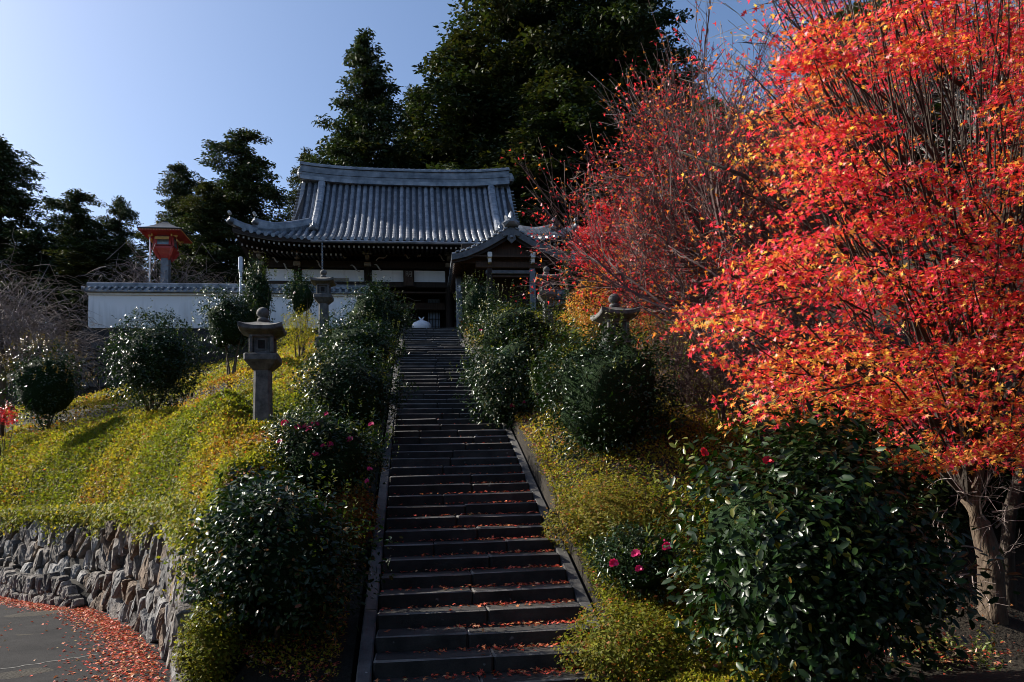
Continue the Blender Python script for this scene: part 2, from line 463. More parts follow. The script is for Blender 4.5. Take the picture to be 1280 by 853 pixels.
def make_road():
    m = MB()
    poly = [(x, y, 0) for x, y in WALL[1:7] + np.array([.05, .05])]
    poly += [(-60, 60, 0), (-60, -60, 0), (60, -60, 0), (60, 5.2, 0), (2.4, 6.9, 0), (2.4, 7.58, 0), (-1.0, 7.58, 0)]
    m.add(poly, [tuple(range(len(poly)))])
    o = m.build('road', M['asphalt'])
    bm = bmesh.new(); bm.from_mesh(o.data); bmesh.ops.triangulate(bm, faces=bm.faces[:]); bm.to_mesh(o.data); bm.free()
    tag(o, kind='structure')
    # pale sealed joint in the asphalt
    a, b = np.array(road_pt(-5, 838)), np.array(road_pt(130, 817))
    m = MB(); pts = []
    n = 16
    d = (b - a) / np.linalg.norm(b - a); nn = np.array([-d[1], d[0], 0])
    L_, R_ = [], []
    for i in range(n + 1):
        p = a + (b - a) * i / n + nn * .03 * math.sin(i * 1.9)
        wv = .018 + .008 * math.sin(i * 3.3)
        L_.append(p + nn * wv + (0, 0, .004)); R_.append(p - nn * wv + (0, 0, .004))
    m.add(L_ + R_, [(i, i + 1, n + 2 + i, n + 1 + i) for i in range(n)])
    m.build('road_joint', M['crack'], o)
def road_pt(px, py):
    d = ray(px, py); return CP + d * ((0 - CAMZ) / d[2])
make_road()

# ------------------------------------------------------------------ staircase
def make_stairs():
    root = thing('stone_staircase', 'long dark stone staircase climbing to the temple entrance with fallen red leaves', 'staircase', ((SX0 + SX1) / 2, Y0, 0))
    rng = random.Random(4)
    def flight(n, y0, z0, tr, ri, split=True):
        for i in range(n):
            cuts = [SX0]
            k = rng.choice([2, 2, 3]) if split else 2
            for j in range(1, k):
                cuts.append(SX0 + (SX1 - SX0) * (j / k + rng.uniform(-.13, .13)))
            cuts.append(SX1)
            zt = z0 + (i + 1) * ri
            for a, b in zip(cuts[:-1], cuts[1:]):
                dz = rng.uniform(-.006, .006); dy = rng.uniform(-.008, .008)
                m = MB()
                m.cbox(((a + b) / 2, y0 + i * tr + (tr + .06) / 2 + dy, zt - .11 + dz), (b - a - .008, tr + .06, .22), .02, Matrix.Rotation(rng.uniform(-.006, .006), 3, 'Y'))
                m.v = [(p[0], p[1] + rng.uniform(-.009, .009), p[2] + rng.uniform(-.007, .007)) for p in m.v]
                m.m[16:24] = [1] * 8  # top chamfer faces take the paler edge colour
                m.build('step_block', [M['step'], M['step_edge']], root)
    flight(NS1, Y0, 0, TREAD, RISE)
    m = MB(); m.cbox(((SX0 + SX1) / 2, (YL0 + YL1) / 2 + .04, 7.2 - .12), (SX1 - SX0, YL1 - YL0 + .05, .22), .012); m.build('landing_slab', M['step'], root)
    flight(NS2, YL1, 7.2, TR2, .17)
    for x0, x1, lift in ((-.64, -.49, .09), (1.93, 2.08, .08)):
        y = Y0
        while y < 35.6:
            y2 = min(y + 1.62, YL0 if y < YL0 - .01 else (YL1 if y < YL1 - .01 else 35.6))
            za, zb = float(S(y)) + lift + rng.uniform(-.006, .006), float(S(y2 - .012)) + lift
            dx = rng.uniform(-.008, .008)
            c = .016
            rings = []
            for yy, zz in ((y, za), (y2 - .012, zb)):
                rings.append([(x0 + dx, yy, zz - .5), (x1 + dx, yy, zz - .5), (x1 + dx, yy, zz - c), (x1 + dx - c, yy, zz), (x0 + dx + c, yy, zz), (x0 + dx, yy, zz - c)])
            MB().loft(rings).build('kerb_stone', M['kerb'], root)
            y = y2
    return root
STAIRS = make_stairs()

# ------------------------------------------------------------------ dry stone walls (one object per stone)
def clip_poly(poly, px, py, nx, ny):
    out = []
    n = len(poly)
    for i in range(n):
        a, b = poly[i], poly[(i + 1) % n]
        da = (a[0] - px) * nx + (a[1] - py) * ny; db = (b[0] - px) * nx + (b[1] - py) * ny
        if da <= 0: out.append(a)
        if da * db < 0:
            t = da / (da - db); out.append((a[0] + t * (b[0] - a[0]), a[1] + t * (b[1] - a[1])))
    return out
def stones(parent, place, umax, top, cell, mat, seed, aniso=1.7, tilt=118, v0=-.15, depth=.16, name='stone'):
    """Voronoi dry-stone face; place(u, v, out) -> 3D; top(u) -> height"""
    rng = random.Random(seed)
    seeds = []
    nv = max(2, int(round((top(0) - v0) / (cell * 1.15))))
    nu = int(umax / (cell * .85))
    for j in range(-1, nv + 1):
        for i in range(-1, nu + 2):
            u = (i + .5 * (j % 2) + rng.uniform(-.36, .36)) * umax / nu
            seeds.append((u, v0 + (j + .5 + rng.uniform(-.34, .34)) * (top(min(max(u, 0), umax)) - v0) / nv))
    c, s_ = math.cos(R(tilt)), math.sin(R(tilt))
    def fw(p):  # stretched metric so that stones are long along the tilt direction
        a = p[0] * c + p[1] * s_; b = -p[0] * s_ + p[1] * c
        return (a / aniso, b)
    def bk(q):
        a, b = q[0] * aniso, q[1]
        return (a * c - b * s_, a * s_ + b * c)
    Q = [fw(p) for p in seeds]
    for i, q in enumerate(Q):
        if not (0 <= seeds[i][0] <= umax): continue
        if seeds[i][1] > top(seeds[i][0]) + .03 or seeds[i][1] < v0: continue
        poly = [(q[0] - 2, q[1] - 2), (q[0] + 2, q[1] - 2), (q[0] + 2, q[1] + 2), (q[0] - 2, q[1] + 2)]
        for j, r in enumerate(Q):
            if j == i: continue
            dx, dy = r[0] - q[0], r[1] - q[1]; d = math.hypot(dx, dy)
            if d > 2.5 * cell * 1.6 or d < 1e-6: continue
            poly = clip_poly(poly, (q[0] + r[0]) / 2, (q[1] + r[1]) / 2, dx / d, dy / d)
            if len(poly) < 3: break
        if len(poly) < 3: continue
        P = [bk(p) for p in poly]
        # resample corners so that every stone has a chipped outline
        P2 = []
        for k in range(len(P)):
            a, b = P[k], P[(k + 1) % len(P)]
            L = math.hypot(b[0] - a[0], b[1] - a[1])
            if L < .03: continue
            P2.append((a[0] * .9 + b[0] * .1, a[1] * .9 + b[1] * .1))
            if L > .12: P2.append(((a[0] + b[0]) / 2 + rng.uniform(-.012, .012), (a[1] + b[1]) / 2 + rng.uniform(-.012, .012)))
            P2.append((a[0] * .1 + b[0] * .9, a[1] * .1 + b[1] * .9))
        if len(P2) < 4: continue
        n = len(P2)
        cx, cy = sum(p[0] for p in P2) / n, sum(p[1] for p in P2) / n
        sz = max(math.hypot(p[0] - cx, p[1] - cy) for p in P2)
        if sz > 1.2 * cell * aniso: 
            P2 = [(cx + (p[0] - cx) * cell * aniso / sz, cy + (p[1] - cy) * cell * aniso / sz) for p in P2]
        out = rng.uniform(-.03, .035); tu, tv = rng.uniform(-.22, .22), rng.uniform(-.2, .2)
        rings = []
        for sc_, h in ((.94, -depth), (.92, -.035), (.83, .02), (.45, .035)):
            ring = []
            for p in P2:
                du, dv = (p[0] - cx) * sc_, (p[1] - cy) * sc_
                e = h + (out + du * tu + dv * tv + rng.uniform(-.014, .014) if h > -.1 else 0)
                ring.append(place(cx + du, cy + dv, e))
            rings.append(ring)
        MB().loft(rings).build(name, rng.choice(mat) if isinstance(mat, list) else mat, parent)

def path_placer(pts, batter=.0):
    pts = [np.array(p, float) for p in pts]
    seg = [np.linalg.norm(pts[i + 1] - pts[i]) for i in range(len(pts) - 1)]
    cum = np.concatenate([[0], np.cumsum(seg)])
    nrm = []
    for i in range(len(seg)):
        d = (pts[i + 1] - pts[i]) / seg[i]; nrm.append(np.array([-d[1], d[0]]))
    def place(u, v, out):
        uu = min(max(u, 0), cum[-1] - 1e-6)
        i = min(int(np.searchsorted(cum, uu, side='right')) - 1, len(seg) - 1)
        t = (uu - cum[i]) / seg[i]
        p = pts[i] + (pts[i + 1] - pts[i]) * t
        # smooth normal
        k = nrm[i]
        if t > .5 and i + 1 < len(nrm): k = nrm[i] * (1.5 - t) + nrm[i + 1] * (t - .5)
        if t < .5 and i > 0: k = nrm[i] * (.5 + t) + nrm[i - 1] * (.5 - t)
        k = k / np.linalg.norm(k)
        q = p + k * (out - batter * v) + (pts[i + 1] - pts[i]) / seg[i] * (u - uu)
        return (q[0], q[1], v)
    return place, cum[-1], cum

def make_retaining_wall():
    pts = WALL[1:8]
    pl, um, cum = path_placer(pts, .10)
    root = thing('retaining_wall', 'rough dry stone retaining wall below the yellow-green azalea hedge by the road', 'stone wall', (*WALL[3], 0))
    tops = lambda u: float(np.interp(u, cum, WTOP[1:8]))
    stones(root, pl, um, tops, .235, [M['rock'], M['rock'], M['rock'], M['rock3'], M['rock3'], M['rock2']], 5, aniso=1.35)
    # earth core that shows dark in the joints
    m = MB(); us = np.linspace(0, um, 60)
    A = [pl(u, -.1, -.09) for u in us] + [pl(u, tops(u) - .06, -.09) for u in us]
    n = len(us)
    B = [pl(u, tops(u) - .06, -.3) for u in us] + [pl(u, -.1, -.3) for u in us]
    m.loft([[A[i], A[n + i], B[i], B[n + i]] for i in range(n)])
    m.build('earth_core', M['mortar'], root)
    # low plinth of smaller stones in front of the far stretch
    p0, p1, p2 = np.array(WALL[5]), np.array(WALL[6]), np.array(WALL[7])
    off = np.array([-.34, -.34])
    a = p0 + (p1 - p0) * -.05 + off * .75
    pts2 = [a, p0 + (p1 - p0) * .4 + off, p1 + off, p1 + (p2 - p1) * .5 + off]
    pl2, um2, cum2 = path_placer(pts2, .12)
    r2 = thing('low_plinth_wall', 'low ledge of small dark stones along the foot of the retaining wall', 'stone wall', (*pts2[1], 0))
    stones(r2, pl2, um2, lambda u: .16 + .40 * min(1, u / .8), .2, M['rock'], 9, aniso=1.2, tilt=80, name='stone')
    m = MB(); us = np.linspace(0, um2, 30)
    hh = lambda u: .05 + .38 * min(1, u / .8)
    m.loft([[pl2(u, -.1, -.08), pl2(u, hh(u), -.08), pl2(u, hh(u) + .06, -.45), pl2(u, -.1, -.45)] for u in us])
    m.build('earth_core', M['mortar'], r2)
make_retaining_wall()

# ------------------------------------------------------------------ temple precinct wall (white plaster, tiled coping)
def coping(root, x0, x1, yc, z, half=.42, rise=.34):
    m = MB()
    # sheet under the tiles
    m.loft([[(x, yc - half, z), (x, yc - half, z + .05), (x, yc, z + rise), (x, yc + half, z + .05), (x, yc + half, z)] for x in (x0, x1)])
    m.build('coping_bed', M['tile'], root)
    n = int((x1 - x0) / .30)
    seg = MB()
    pr = []
    for (yy, zz) in ((-half - .05, .075), (-half * .5, .075 + rise * .42), (0, rise + .03)):
        pr.append([(.065 * math.cos(math.pi * k / 4), yy, zz + .065 * math.sin(math.pi * k / 4) - .01) for k in range(5)])
    seg.loft(pr, caps=True, closed=False)
    seg.add([(.075 * math.cos(2 * math.pi * k / 10), -half - .055, .075 + .075 * math.sin(2 * math.pi * k / 10)) for k in range(10)], [tuple(range(10))])
    me = seg.mesh('coping_tile', M['tile'])
    for i in range(n):
        o = link('coping_tile', me, root)
        o.location = Vector((x0 + (i + .5) * (x1 - x0) / n, yc, z + .04)) - parent_origin(root)
    m = MB(); m.tube([(x0 - .03, yc, z + rise + .1), (x1 + .03, yc, z + rise + .1)], .11, 10)
    m.box(((x0 + x1) / 2, yc, z + rise + .02), (x1 - x0, .2, .1))
    m.build('coping_ridge', M['tile'], root)
def make_white_wall():
    x0, x1, yc = -15.4, -2.35, 38.0
    zb, zt = 10.48, 12.16
    root = thing('plaster_wall', 'long white plaster wall with grey tile coping on a dark stone base', 'wall', (x0, yc, ZT))
    m = MB(); m.box(((x0 + x1) / 2, yc, (zb + zt) / 2), (x1 - x0, .36, zt - zb)); m.build('plaster_panel', M['plaster'], root)
    m = MB(); m.box(((x0 + x1) / 2, yc - .02, zt - .03), (x1 - x0 + .04, .5, .1)); m.build('eave_board', M['white'], root)
    coping(root, x0 - .1, x1 + .1, yc, zt + .03)
    # stone base, one object per stone; battered and deeper towards the west end
    pl, um, cum = path_placer([(x1, yc - .42), (x0 - .35, yc - .42)], .12)
    base = lambda u: 7.7
    def place(u, v, out):
        p = pl(u, v, 0); return (p[0] - .0, p[1] - out - .0 + (v) * .13 - .3, v + 7.6)
    stones(root, place, um, lambda u: 2.86, .5, M['darkrock'], 21, aniso=1.25, tilt=10, v0=0, depth=.3, name='base_stone')
    m = MB(); m.loft([[(x, yc - .5, 7.2), (x, yc - .12, zb), (x, yc + .3, zb), (x, yc + .3, 7.2)] for x in (x0 - .3, x1)])
    m.build('base_core', M['darkrock'], root)
    # end cap ornament on the coping's west end
    m = MB(); m.lathe((0, 0, 0), [(.02, -.05), (.13, -.05), (.13, .05), (.02, .05)], 12)
    for i in range(len(m.v)):
        a = m.v[i]; m.v[i] = (x0 - .14 + a[2], yc - .42 + a[0], zt + .16 + a[1])
    m.build('end_tile', M['tile'], root)
    # short wall east of the entrance
    r2 = thing('garden_wall', 'short plaster wall with blue grey tile coping under the porch gable', 'wall', (2.6, 37.2, ZT))
    m = MB(); m.box((5.6, 37.2, (9.8 + 11.75) / 2), (5.8, .34, 11.75 - 9.8)); m.build('plaster_panel', M['plaster'], r2)
    coping(r2, 2.7, 8.5, 37.2, 11.76)
make_white_wall()

# ------------------------------------------------------------------ main hall
HX = -0.25
EY, RY, EZ, RZ = 36.5, 42.0, 14.55, 19.6
def hz(t): return EZ + (RZ - EZ) * (.42 * t + .58 * t * t)
def hy(t): return EY + (RY - EY) * t
T1, HALF, GAB, INN = .40, 8.25, 5.7, 5.0
def lift(x, t): return .5 * np.clip((abs(x - HX) - 4.2) / 4.05, 0, 1) ** 2.2 * (1 - t) ** 2
def tmax(x):
    a = abs(x - HX)
    return 1.0 if a <= GAB else max(0.0, T1 * (HALF - a) / (HALF - INN))
def make_hall():
    root = thing('temple_hall', 'wooden temple hall with sweeping dark blue-grey tiled roof and white rafter ends', 'temple', (HX, 40, ZT))
    def rp(x, t, up=0):
        return (x, hy(t), hz(t) + float(lift(x, t)) + up)
    # --- roof bed (front, back, side skirts)
    m = MB()
    xs = np.linspace(HX - HALF, HX + HALF, 49)
    for i in range(48):
        xa, xb = xs[i], xs[i + 1]
        ta, tb = tmax(xa), tmax(xb)
        prev = None
        n = 10
        for k in range(n):
            q = [rp(xa, ta * k / n), rp(xb, tb * k / n), rp(xb, tb * (k + 1) / n), rp(xa, ta * (k + 1) / n)]
            m.add(q, [(0, 1, 2, 3)])
            m.add([(p[0], 2 * RY - p[1], p[2]) for p in q], [(3, 2, 1, 0)])
    for s in (-1, 1):   # side skirts
        ys = np.linspace(0, 1, 9)
        for k in range(8):
            def side(u, f):   # f 0 eave, 1 up to gable foot
                x = HX + s * (HALF - (HALF - INN) * f)
                ya, yb = hy(T1 * f), 2 * RY - hy(T1 * f)
                return (x, ya + (yb - ya) * u, hz(T1 * f) + float(lift(HX + HALF, 0)) * (1 - f) * (2 * abs(u - .5)) ** 3)
            for f0, f1 in ((0, .5), (.5, 1)):
                m.add([side(ys[k], f0), side(ys[k + 1], f0), side(ys[k + 1], f1), side(ys[k], f1)], [(0, 1, 2, 3)])
        # gable wall
        tt = [T1 + (1 - T1) * k / 6 for k in range(7)]
        g = [(HX + s * INN, hy(t), hz(t) - .02) for t in tt] + [(HX + s * INN, 2 * RY - hy(t), hz(t) - .02) for t in tt[::-1]]
        m.add(g, [tuple(range(len(g)))])
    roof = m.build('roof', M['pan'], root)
    # underside
    m = MB()
    for i in range(48):
        xa, xb = xs[i], xs[i + 1]
        m.add([rp(xa, 0, -.2), rp(xb, 0, -.2), (xb, 39.6, 14.75), (xa, 39.6, 14.75)], [(0, 1, 2, 3)])
        m.add([rp(xa, 0, -.2), rp(xb, 0, -.2), rp(xb, 0, -.03), rp(xa, 0, -.03)], [(0, 1, 2, 3)])
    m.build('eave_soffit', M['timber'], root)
    # --- round tile rows
    n = int(HALF / .335)
    cache = {}
    for i in range(-n, n + 1):
        x = HX + i * .335
        tm = tmax(x) if abs(i * .335) <= HALF else 0
        if tm * 5.5 < .35: continue
        key = round(abs(i) * .335, 3) if abs(i * .335) > 4.2 else 'mid'
        mm = MB()
        nseg = max(4, int(tm * 16))
        rings = []
        for k in range(nseg + 1):
            t = tm * k / nseg
            for dd, rr in ((0, .112), (.86, .098)) if k < nseg else ((0, .112),):
                t2 = t + dd * tm / nseg
                y, z = hy(t2), hz(t2) + float(lift(x, t2))
                rings.append([(rr * math.cos(math.pi * a / 5), y - 40, z + .01 + rr * math.sin(math.pi * a / 5) - ZT) for a in range(6)])
        mm.loft(rings, caps=False, closed=False)
        z0 = hz(0) + float(lift(x, 0)) - ZT
        ring = [(.105 * math.cos(2 * math.pi * a / 10), EY - .035 - 40, z0 + .02 + .105 * math.sin(2 * math.pi * a / 10)) for a in range(10)]
        mm.loft([[(p[0], p[1] + .1, p[2]) for p in ring], ring], caps=True)
        if key == 'mid':
            if key not in cache: cache[key] = mm.mesh('tile_row', M['tile'])
            me = cache[key]
        else:
            me = mm.mesh('tile_row', M['tile'])
        o = link('tile_row', me, roof)
        o.location = (x - HX, 0, 0)
    # --- main ridge: stacked courses, rising slightly to the ends
    def ridge_z(x): return RZ - .12 + .28 * (abs(x - HX) / 6.0) ** 3
    ridge = None
    for li, (z0, z1, hw) in enumerate(((0, .22, .34), (.22, .42, .27), (.42, .62, .30), (.62, .80, .25), (.80, .90, .33))):
        m = MB(); xx = np.linspace(HX - 5.85, HX + 5.75, 25)
        m.loft([[(x, RY - hw, ridge_z(x) + z0), (x, RY + hw, ridge_z(x) + z0), (x, RY + hw, ridge_z(x) + z1 - .015), (x, RY - hw, ridge_z(x) + z1 - .015)] for x in xx])
        if ridge is None: ridge = m.build('main_ridge', M['tile'], root)
        else: m.build('ridge_course', M['tile'], ridge)
    m = MB(); m.tube([(x, RY, ridge_z(x) + .95) for x in np.linspace(HX - 5.9, HX + 5.8, 25)], .13, 8); m.build('ridge_cap', M['tile'], ridge)
    me = MB(); me.tube([(-.04, 0, 0), (.04, 0, 0)], .15, 8); cap = me.mesh('cap_joint', M['tile'])
    for k in range(40):
        x = HX - 5.75 + k * 11.4 / 39
        o = link('cap_joint', cap, ridge); o.location = Vector((x, RY, ridge_z(x) + .95)) - parent_origin(ridge)
    for s in (-1, 1):
        onigawara(root, (HX + s * 5.88, RY, RZ + .3), .5, ax='x', s=s)
    # --- descending ridges
    for s in (-1, 1):
        x = HX + s * 4.7
        m = MB(); rings = []
        for k in range(15):
            t = .96 + (.34 - .96) * k / 14
            y, z = hy(t), hz(t) + .02
            sw = .20
            for e in ((0, 1.0), (.5, .86)):
                rings.append([(x - sw * e[1], y - e[0] * .2, z), (x - sw * e[1], y - e[0] * .2, z + .26), (x - .1 * e[1], y - e[0] * .2, z + .38 * e[1]), (x + .1 * e[1], y - e[0] * .2, z + .38 * e[1]), (x + sw * e[1], y - e[0] * .2, z + .26), (x + sw * e[1], y - e[0] * .2, z)])
        m.loft(rings); m.build('descending_ridge', M['tile'], root)
        onigawara(root, (x, hy(.34) - .24, hz(.34) - .05), .40)
        # verge: stack of short cross tiles up the gable edge
        me = MB(); me.cbox((0, 0, 0), (.34, .3, .06), .01); vm = me.mesh('verge_tile', M['tile'])
        for k in range(15):
            t = .43 + .53 * k / 14
            o = link('verge_tile', vm, roof); o.location = Vector((HX + s * (GAB + .1), hy(t), hz(t) - .03)) - parent_origin(roof)
        m = MB(); m.loft([[(HX + s * GAB - .1, hy(t), hz(t)), (HX + s * GAB + .1, hy(t), hz(t)), (HX + s * GAB + .1, hy(t), hz(t) + .17), (HX + s * GAB - .1, hy(t), hz(t) + .17)] for t in np.linspace(.4, .97, 10)])
        m.build('verge_roll', M['tile'], root)
        # hip ridges
        for back in (0, 1):
            for tier, (u0, u1, hgt) in enumerate(((0, 1.02, .24), (.02, .72, .46))):
                m = MB(); rings = []
                for k in range(13):
                    u = u0 + (u1 - u0) * k / 12
                    xx = HX + s * (INN - .1 + (HALF - INN + .1) * u); t = T1 * (1 - u)
                    y = hy(max(t, 0)) - (.04 if t < 0 else 0); z = hz(max(t, 0)) + float(lift(xx, max(t, 0))) + (.22 * max(0, (u - u1 + .25)) / .25) ** 1.2 + .02
                    if back: y = 2 * RY - y
                    h2 = hgt
                    rings.append([(xx - .13, y, z - .05), (xx - .13, y, z + h2 - .05), (xx - .05, y, z + h2 + .05), (xx + .05, y, z + h2 + .05), (xx + .13, y, z + h2 - .05), (xx + .13, y, z - .05)])
                m.loft(rings); m.build('hip_ridge', M['tile'], root)
                if not back:
                    e = rings[-1]; c = (sum(p[0] for p in e) / 6, e[0][1] - .1, e[2][2] - .02)
                    onigawara(root, (c[0], c[1], c[2] - .3), .28)
                    m = MB(); r0 = [(c[0] + s * .02 + .075 * math.cos(a * math.pi / 6), c[1] - .12, c[2] + .2 + .075 * math.sin(a * math.pi / 6)) for a in range(12)]
                    m.loft([[(p[0], p[1] + .25, p[2]) for p in r0], r0]); m.build('end_disc', M['rafterend'], root)
    # --- rafters with white painted ends (two tiers)
    mr = MB(); mr.box((0, 1.35, 0.22), (.10, 2.7, .12), Matrix.Rotation(R(9), 3, 'X'))
    mr.add([(-.04, -.005, -.05), (.04, -.005, -.05), (.04, -.005, .05), (-.04, -.005, .05)], [(0, 1, 2, 3)], 1)
    rm = mr.mesh('rafter', [M['timber'], M['rafterend']])
    k = 0
    x = HX - HALF + .25
    while x < HX + HALF - .2:
        z = EZ - .30 + float(lift(x, 0))
        o = link('rafter', rm, root); o.location = Vector((x, EY + .18, z)) - parent_origin(root)
        if abs(x - HX) > 3.2:
            o = link('rafter', rm, root); o.location = Vector((x, EY + .95, z - .16)) - parent_origin(root)
        x += .235
    # pale eave boards near the corners
    for s in (-1, 1):
        m = MB(); m.loft([[(x, EY + .02, EZ + float(lift(x, 0)) - .22), (x, EY + .12, EZ + float(lift(x, 0)) - .22), (x, EY + .12, EZ + float(lift(x, 0)) - .04), (x, EY + .02, EZ + float(lift(x, 0)) - .04)] for x in np.linspace(HX + s * (HALF - 2.3), HX + s * (HALF - .03), 6)])
        m.build('eave_board', M['bargeboard'], root)
    m = MB(); m.loft([[(x, EY + .04, EZ - .12 + float(lift(x, 0))), (x, EY + .14, EZ - .12 + float(lift(x, 0))), (x, EY + .14, EZ - .03 + float(lift(x, 0))), (x, EY + .04, EZ - .03 + float(lift(x, 0)))] for x in np.linspace(HX - HALF + 2.35, HX + HALF - 2.35, 20)])
    m.build('eave_board', M['timber2'], root)
    # --- gutter over the entrance front and its down pole
    m = MB(); m.tube([(HX - 4.6, EY - .12, EZ - .16), (HX + 4.0, EY - .12, EZ - .16)], .07, 6); m.build('gutter', M['tile'], root)
    p = at(403, 316, EY - .1); m = MB(); m.tube([(p[0], EY - .12, EZ - .1), (p[0], EY - .12, 12.4)], .035, 6)
    for z in np.arange(12.5, 14.4, .13): m.lathe((p[0], EY - .12, z), [(.02, -.05), (.06, .0), (.02, .05)], 8)
    m.build('rain_chain', M['tile'], root)
    # --- body: columns, beams, panels
    WY = 39.0
    cols = [HX - 7.4, HX - 5.6, HX - 2.08, HX + 2.08, HX + 5.6, HX + 7.4]
    for cx in cols:
        m = MB(); m.lathe((cx, WY, 0), [(.26, ZT + .0), (.26, ZT + .2), (.2, ZT + .25), (.2, 14.2)], 12); m.build('column', M['timber'], root, True)
        # bracket complex
        br = MB(); br.cbox((cx, WY - .22, 14.02), (.36, .3, .2), .03); br = br.build('bracket', M['paleblock'], root)
        MB().cbox((cx, WY - .4, 14.32), (.22, .5, .16), .03).build('bracket_arm', M['paleblock'], br)
        MB().cbox((cx, WY - .6, 14.52), (.5, .22, .14), .03).build('bracket_block', M['paleblock'], br)
    for zc, hh, th, mat in ((14.05, .34, .3, 'timber'), (13.0, .3, .26, 'timber'), (14.62, .2, .22, 'timber'), (12.6, .1, .22, 'timber2')):
        MB().cbox((HX, WY - .05, zc), (15.2, th, hh), .02).build('tie_beam', M[mat], root)
    for a, b in zip(cols[:-1], cols[1:]):
        MB().box(((a + b) / 2, WY + .06, 13.47), (b - a - .4, .08, .66)).build('plaster_infill', M['plaster'], root)
    for a, b in ((cols[1], cols[2]), (cols[3], cols[4]), (cols[0], cols[1]), (cols[4], cols[5])):
        MB().box(((a + b) / 2, WY + .1, 12.0), (b - a - .4, .08, 1.6)).build('plaster_infill', M['plaster'] if a == cols[1] else M['timber'], root)
        MB().box(((a + b) / 2, WY + .02, 11.6), (.09, .1, 2.6)).build('wall_stud', M['timber'], root)
        MB().box(((a + b) / 2, WY + .08, 10.5), (b - a - .4, .1, 1.2)).build('wainscot', M['timber2'], root)
    # mullion and shutter rail in the pale bay
    MB().box((-4.1, WY - .02, 13.3), (1.6, .06, .12)).build('shutter_rail', M['paleblock'], root)
    # recessed entrance: back doors with lattice
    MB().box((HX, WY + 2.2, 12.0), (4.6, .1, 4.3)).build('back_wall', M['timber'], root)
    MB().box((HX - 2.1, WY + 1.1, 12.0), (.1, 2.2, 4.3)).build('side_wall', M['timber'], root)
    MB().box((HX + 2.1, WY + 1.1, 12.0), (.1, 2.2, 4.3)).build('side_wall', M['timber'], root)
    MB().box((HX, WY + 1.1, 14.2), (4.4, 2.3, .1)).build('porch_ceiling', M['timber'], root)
    MB().box((HX, WY - .1, ZT + .12), (15.6, 1.6, .24)).build('floor_platform', M['step'], root)
    MB().box((HX, WY + 5.5, 12.0), (14.9, .2, 4.4)).build('rear_wall', M['timber'], root)
    for s in (-1, 1): MB().box((HX + s * 7.45, WY + 2.7, 12.0), (.2, 5.4, 4.4)).build('end_wall', M['timber'], root)
    for sx in (-1.35, -.45, .45, 1.35):
        d = MB(); d.box((HX + sx, WY + 2.08, 11.5), (.86, .06, 2.7)); d = d.build('door_leaf', M['timber2'], root)
        for k in range(6): MB().box((HX + sx - .35 + k * .14, WY + 2.03, 11.9), (.03, .03, 1.7)).build('lattice_bar', M['timber'], d)
        for k in range(4): MB().box((HX + sx, WY + 2.01, 11.2 + k * .45), (.8, .03, .03)).build('lattice_rail', M['timber'], d)
    # one open shoji screen, plain blue-grey, east of the doors
    d = MB(); p = at(542, 375, WY + 1.4); d.box((p[0], WY + 1.4, 11.35), (.62, .05, 2.6)); d = d.build('paper_screen', M['copper'], root)
    for k in range(4): MB().box((p[0] - .24 + k * .16, WY + 1.36, 11.35), (.025, .03, 2.5)).build('lattice_bar', M['timber'], d)
    for k in range(6): MB().box((p[0], WY + 1.345, 10.3 + k * .42), (.6, .03, .025)).build('lattice_rail', M['timber'], d)
    # curved rainbow beam over the doors with a pale carved edge
    m = MB(); pts = []
    q0, q1 = at(500, 376, WY + .9), at(526, 376, WY + .9)
    for k in range(17):
        u = k / 16; pts.append((q0[0] + (q1[0] - q0[0]) * u, WY + .9, q0[2] + .16 * math.exp(-((u - .38) / .22) ** 2)))
    m.tube(pts, .02, 5); m.build('carved_beam_edge', M['paleblock'], root)
    MB().cbox((HX, WY + .98, 12.15), (3.8, .12, .4), .03).build('entrance_beam', M['timber2'], root)
    # carved beam noses and braces under the eaves (weathered pale edges)
    for x0p, y0p, x1p, y1p in ((438, 332, 450, 339), (468, 331, 478, 338), (548, 319, 556, 326), (470, 326, 484, 319), (505, 320, 512, 322), (522, 322, 526, 318), (395, 326, 402, 334), (354, 330, 360, 338), (340, 323, 348, 327), (424, 318, 433, 322)):
        a, b = at(x0p, y0p, 38.2), at(x1p, y1p, 38.2)
        pts = [a + (b - a) * k / 6 + np.array([0, 0, .07 * math.sin(k * 1.05)]) for k in range(7)]
        m = MB(); m.tube(pts, [.02, .035, .04, .04, .035, .03, .02], 5); m.build('carved_nose', M['paleblock'], root)
    # name board with two characters
    p = at(511, 347, WY - .3)
    b_ = MB(); b_.cbox((p[0], WY - .32, p[2] - .05), (.56, .07, .95), .03, Matrix.Rotation(R(-10), 3, 'X')); bd = b_.build('name_board', M['timber'], root)
    MB().cbox((p[0], WY - .35, p[2] - .05), (.44, .05, .82), .015, Matrix.Rotation(R(-10), 3, 'X')).build('board_panel', M['timber2'], bd)
    for i, chh in enumerate(('明', '堂')):
        cu = bpy.data.curves.new('character', 'FONT'); cu.body = chh; cu.size = .36; cu.align_x = 'CENTER'; cu.extrude = .006
        to = bpy.data.objects.new('tmp_text', cu); COL.objects.link(to)
        bpy.context.view_layer.update()
        me = bpy.data.meshes.new_from_object(to.evaluated_get(bpy.context.evaluated_depsgraph_get()))
        bpy.data.objects.remove(to)
        me.materials.clear(); me.materials.append(M['paleblock'])
        o = link('character', me, bd)
        o.rotation_euler = (R(80), 0, 0)
        o.location = Vector((p[0], WY - .39 - .03 * (0.5 - i), p[2] + .02 - i * .37)) - parent_origin(bd)
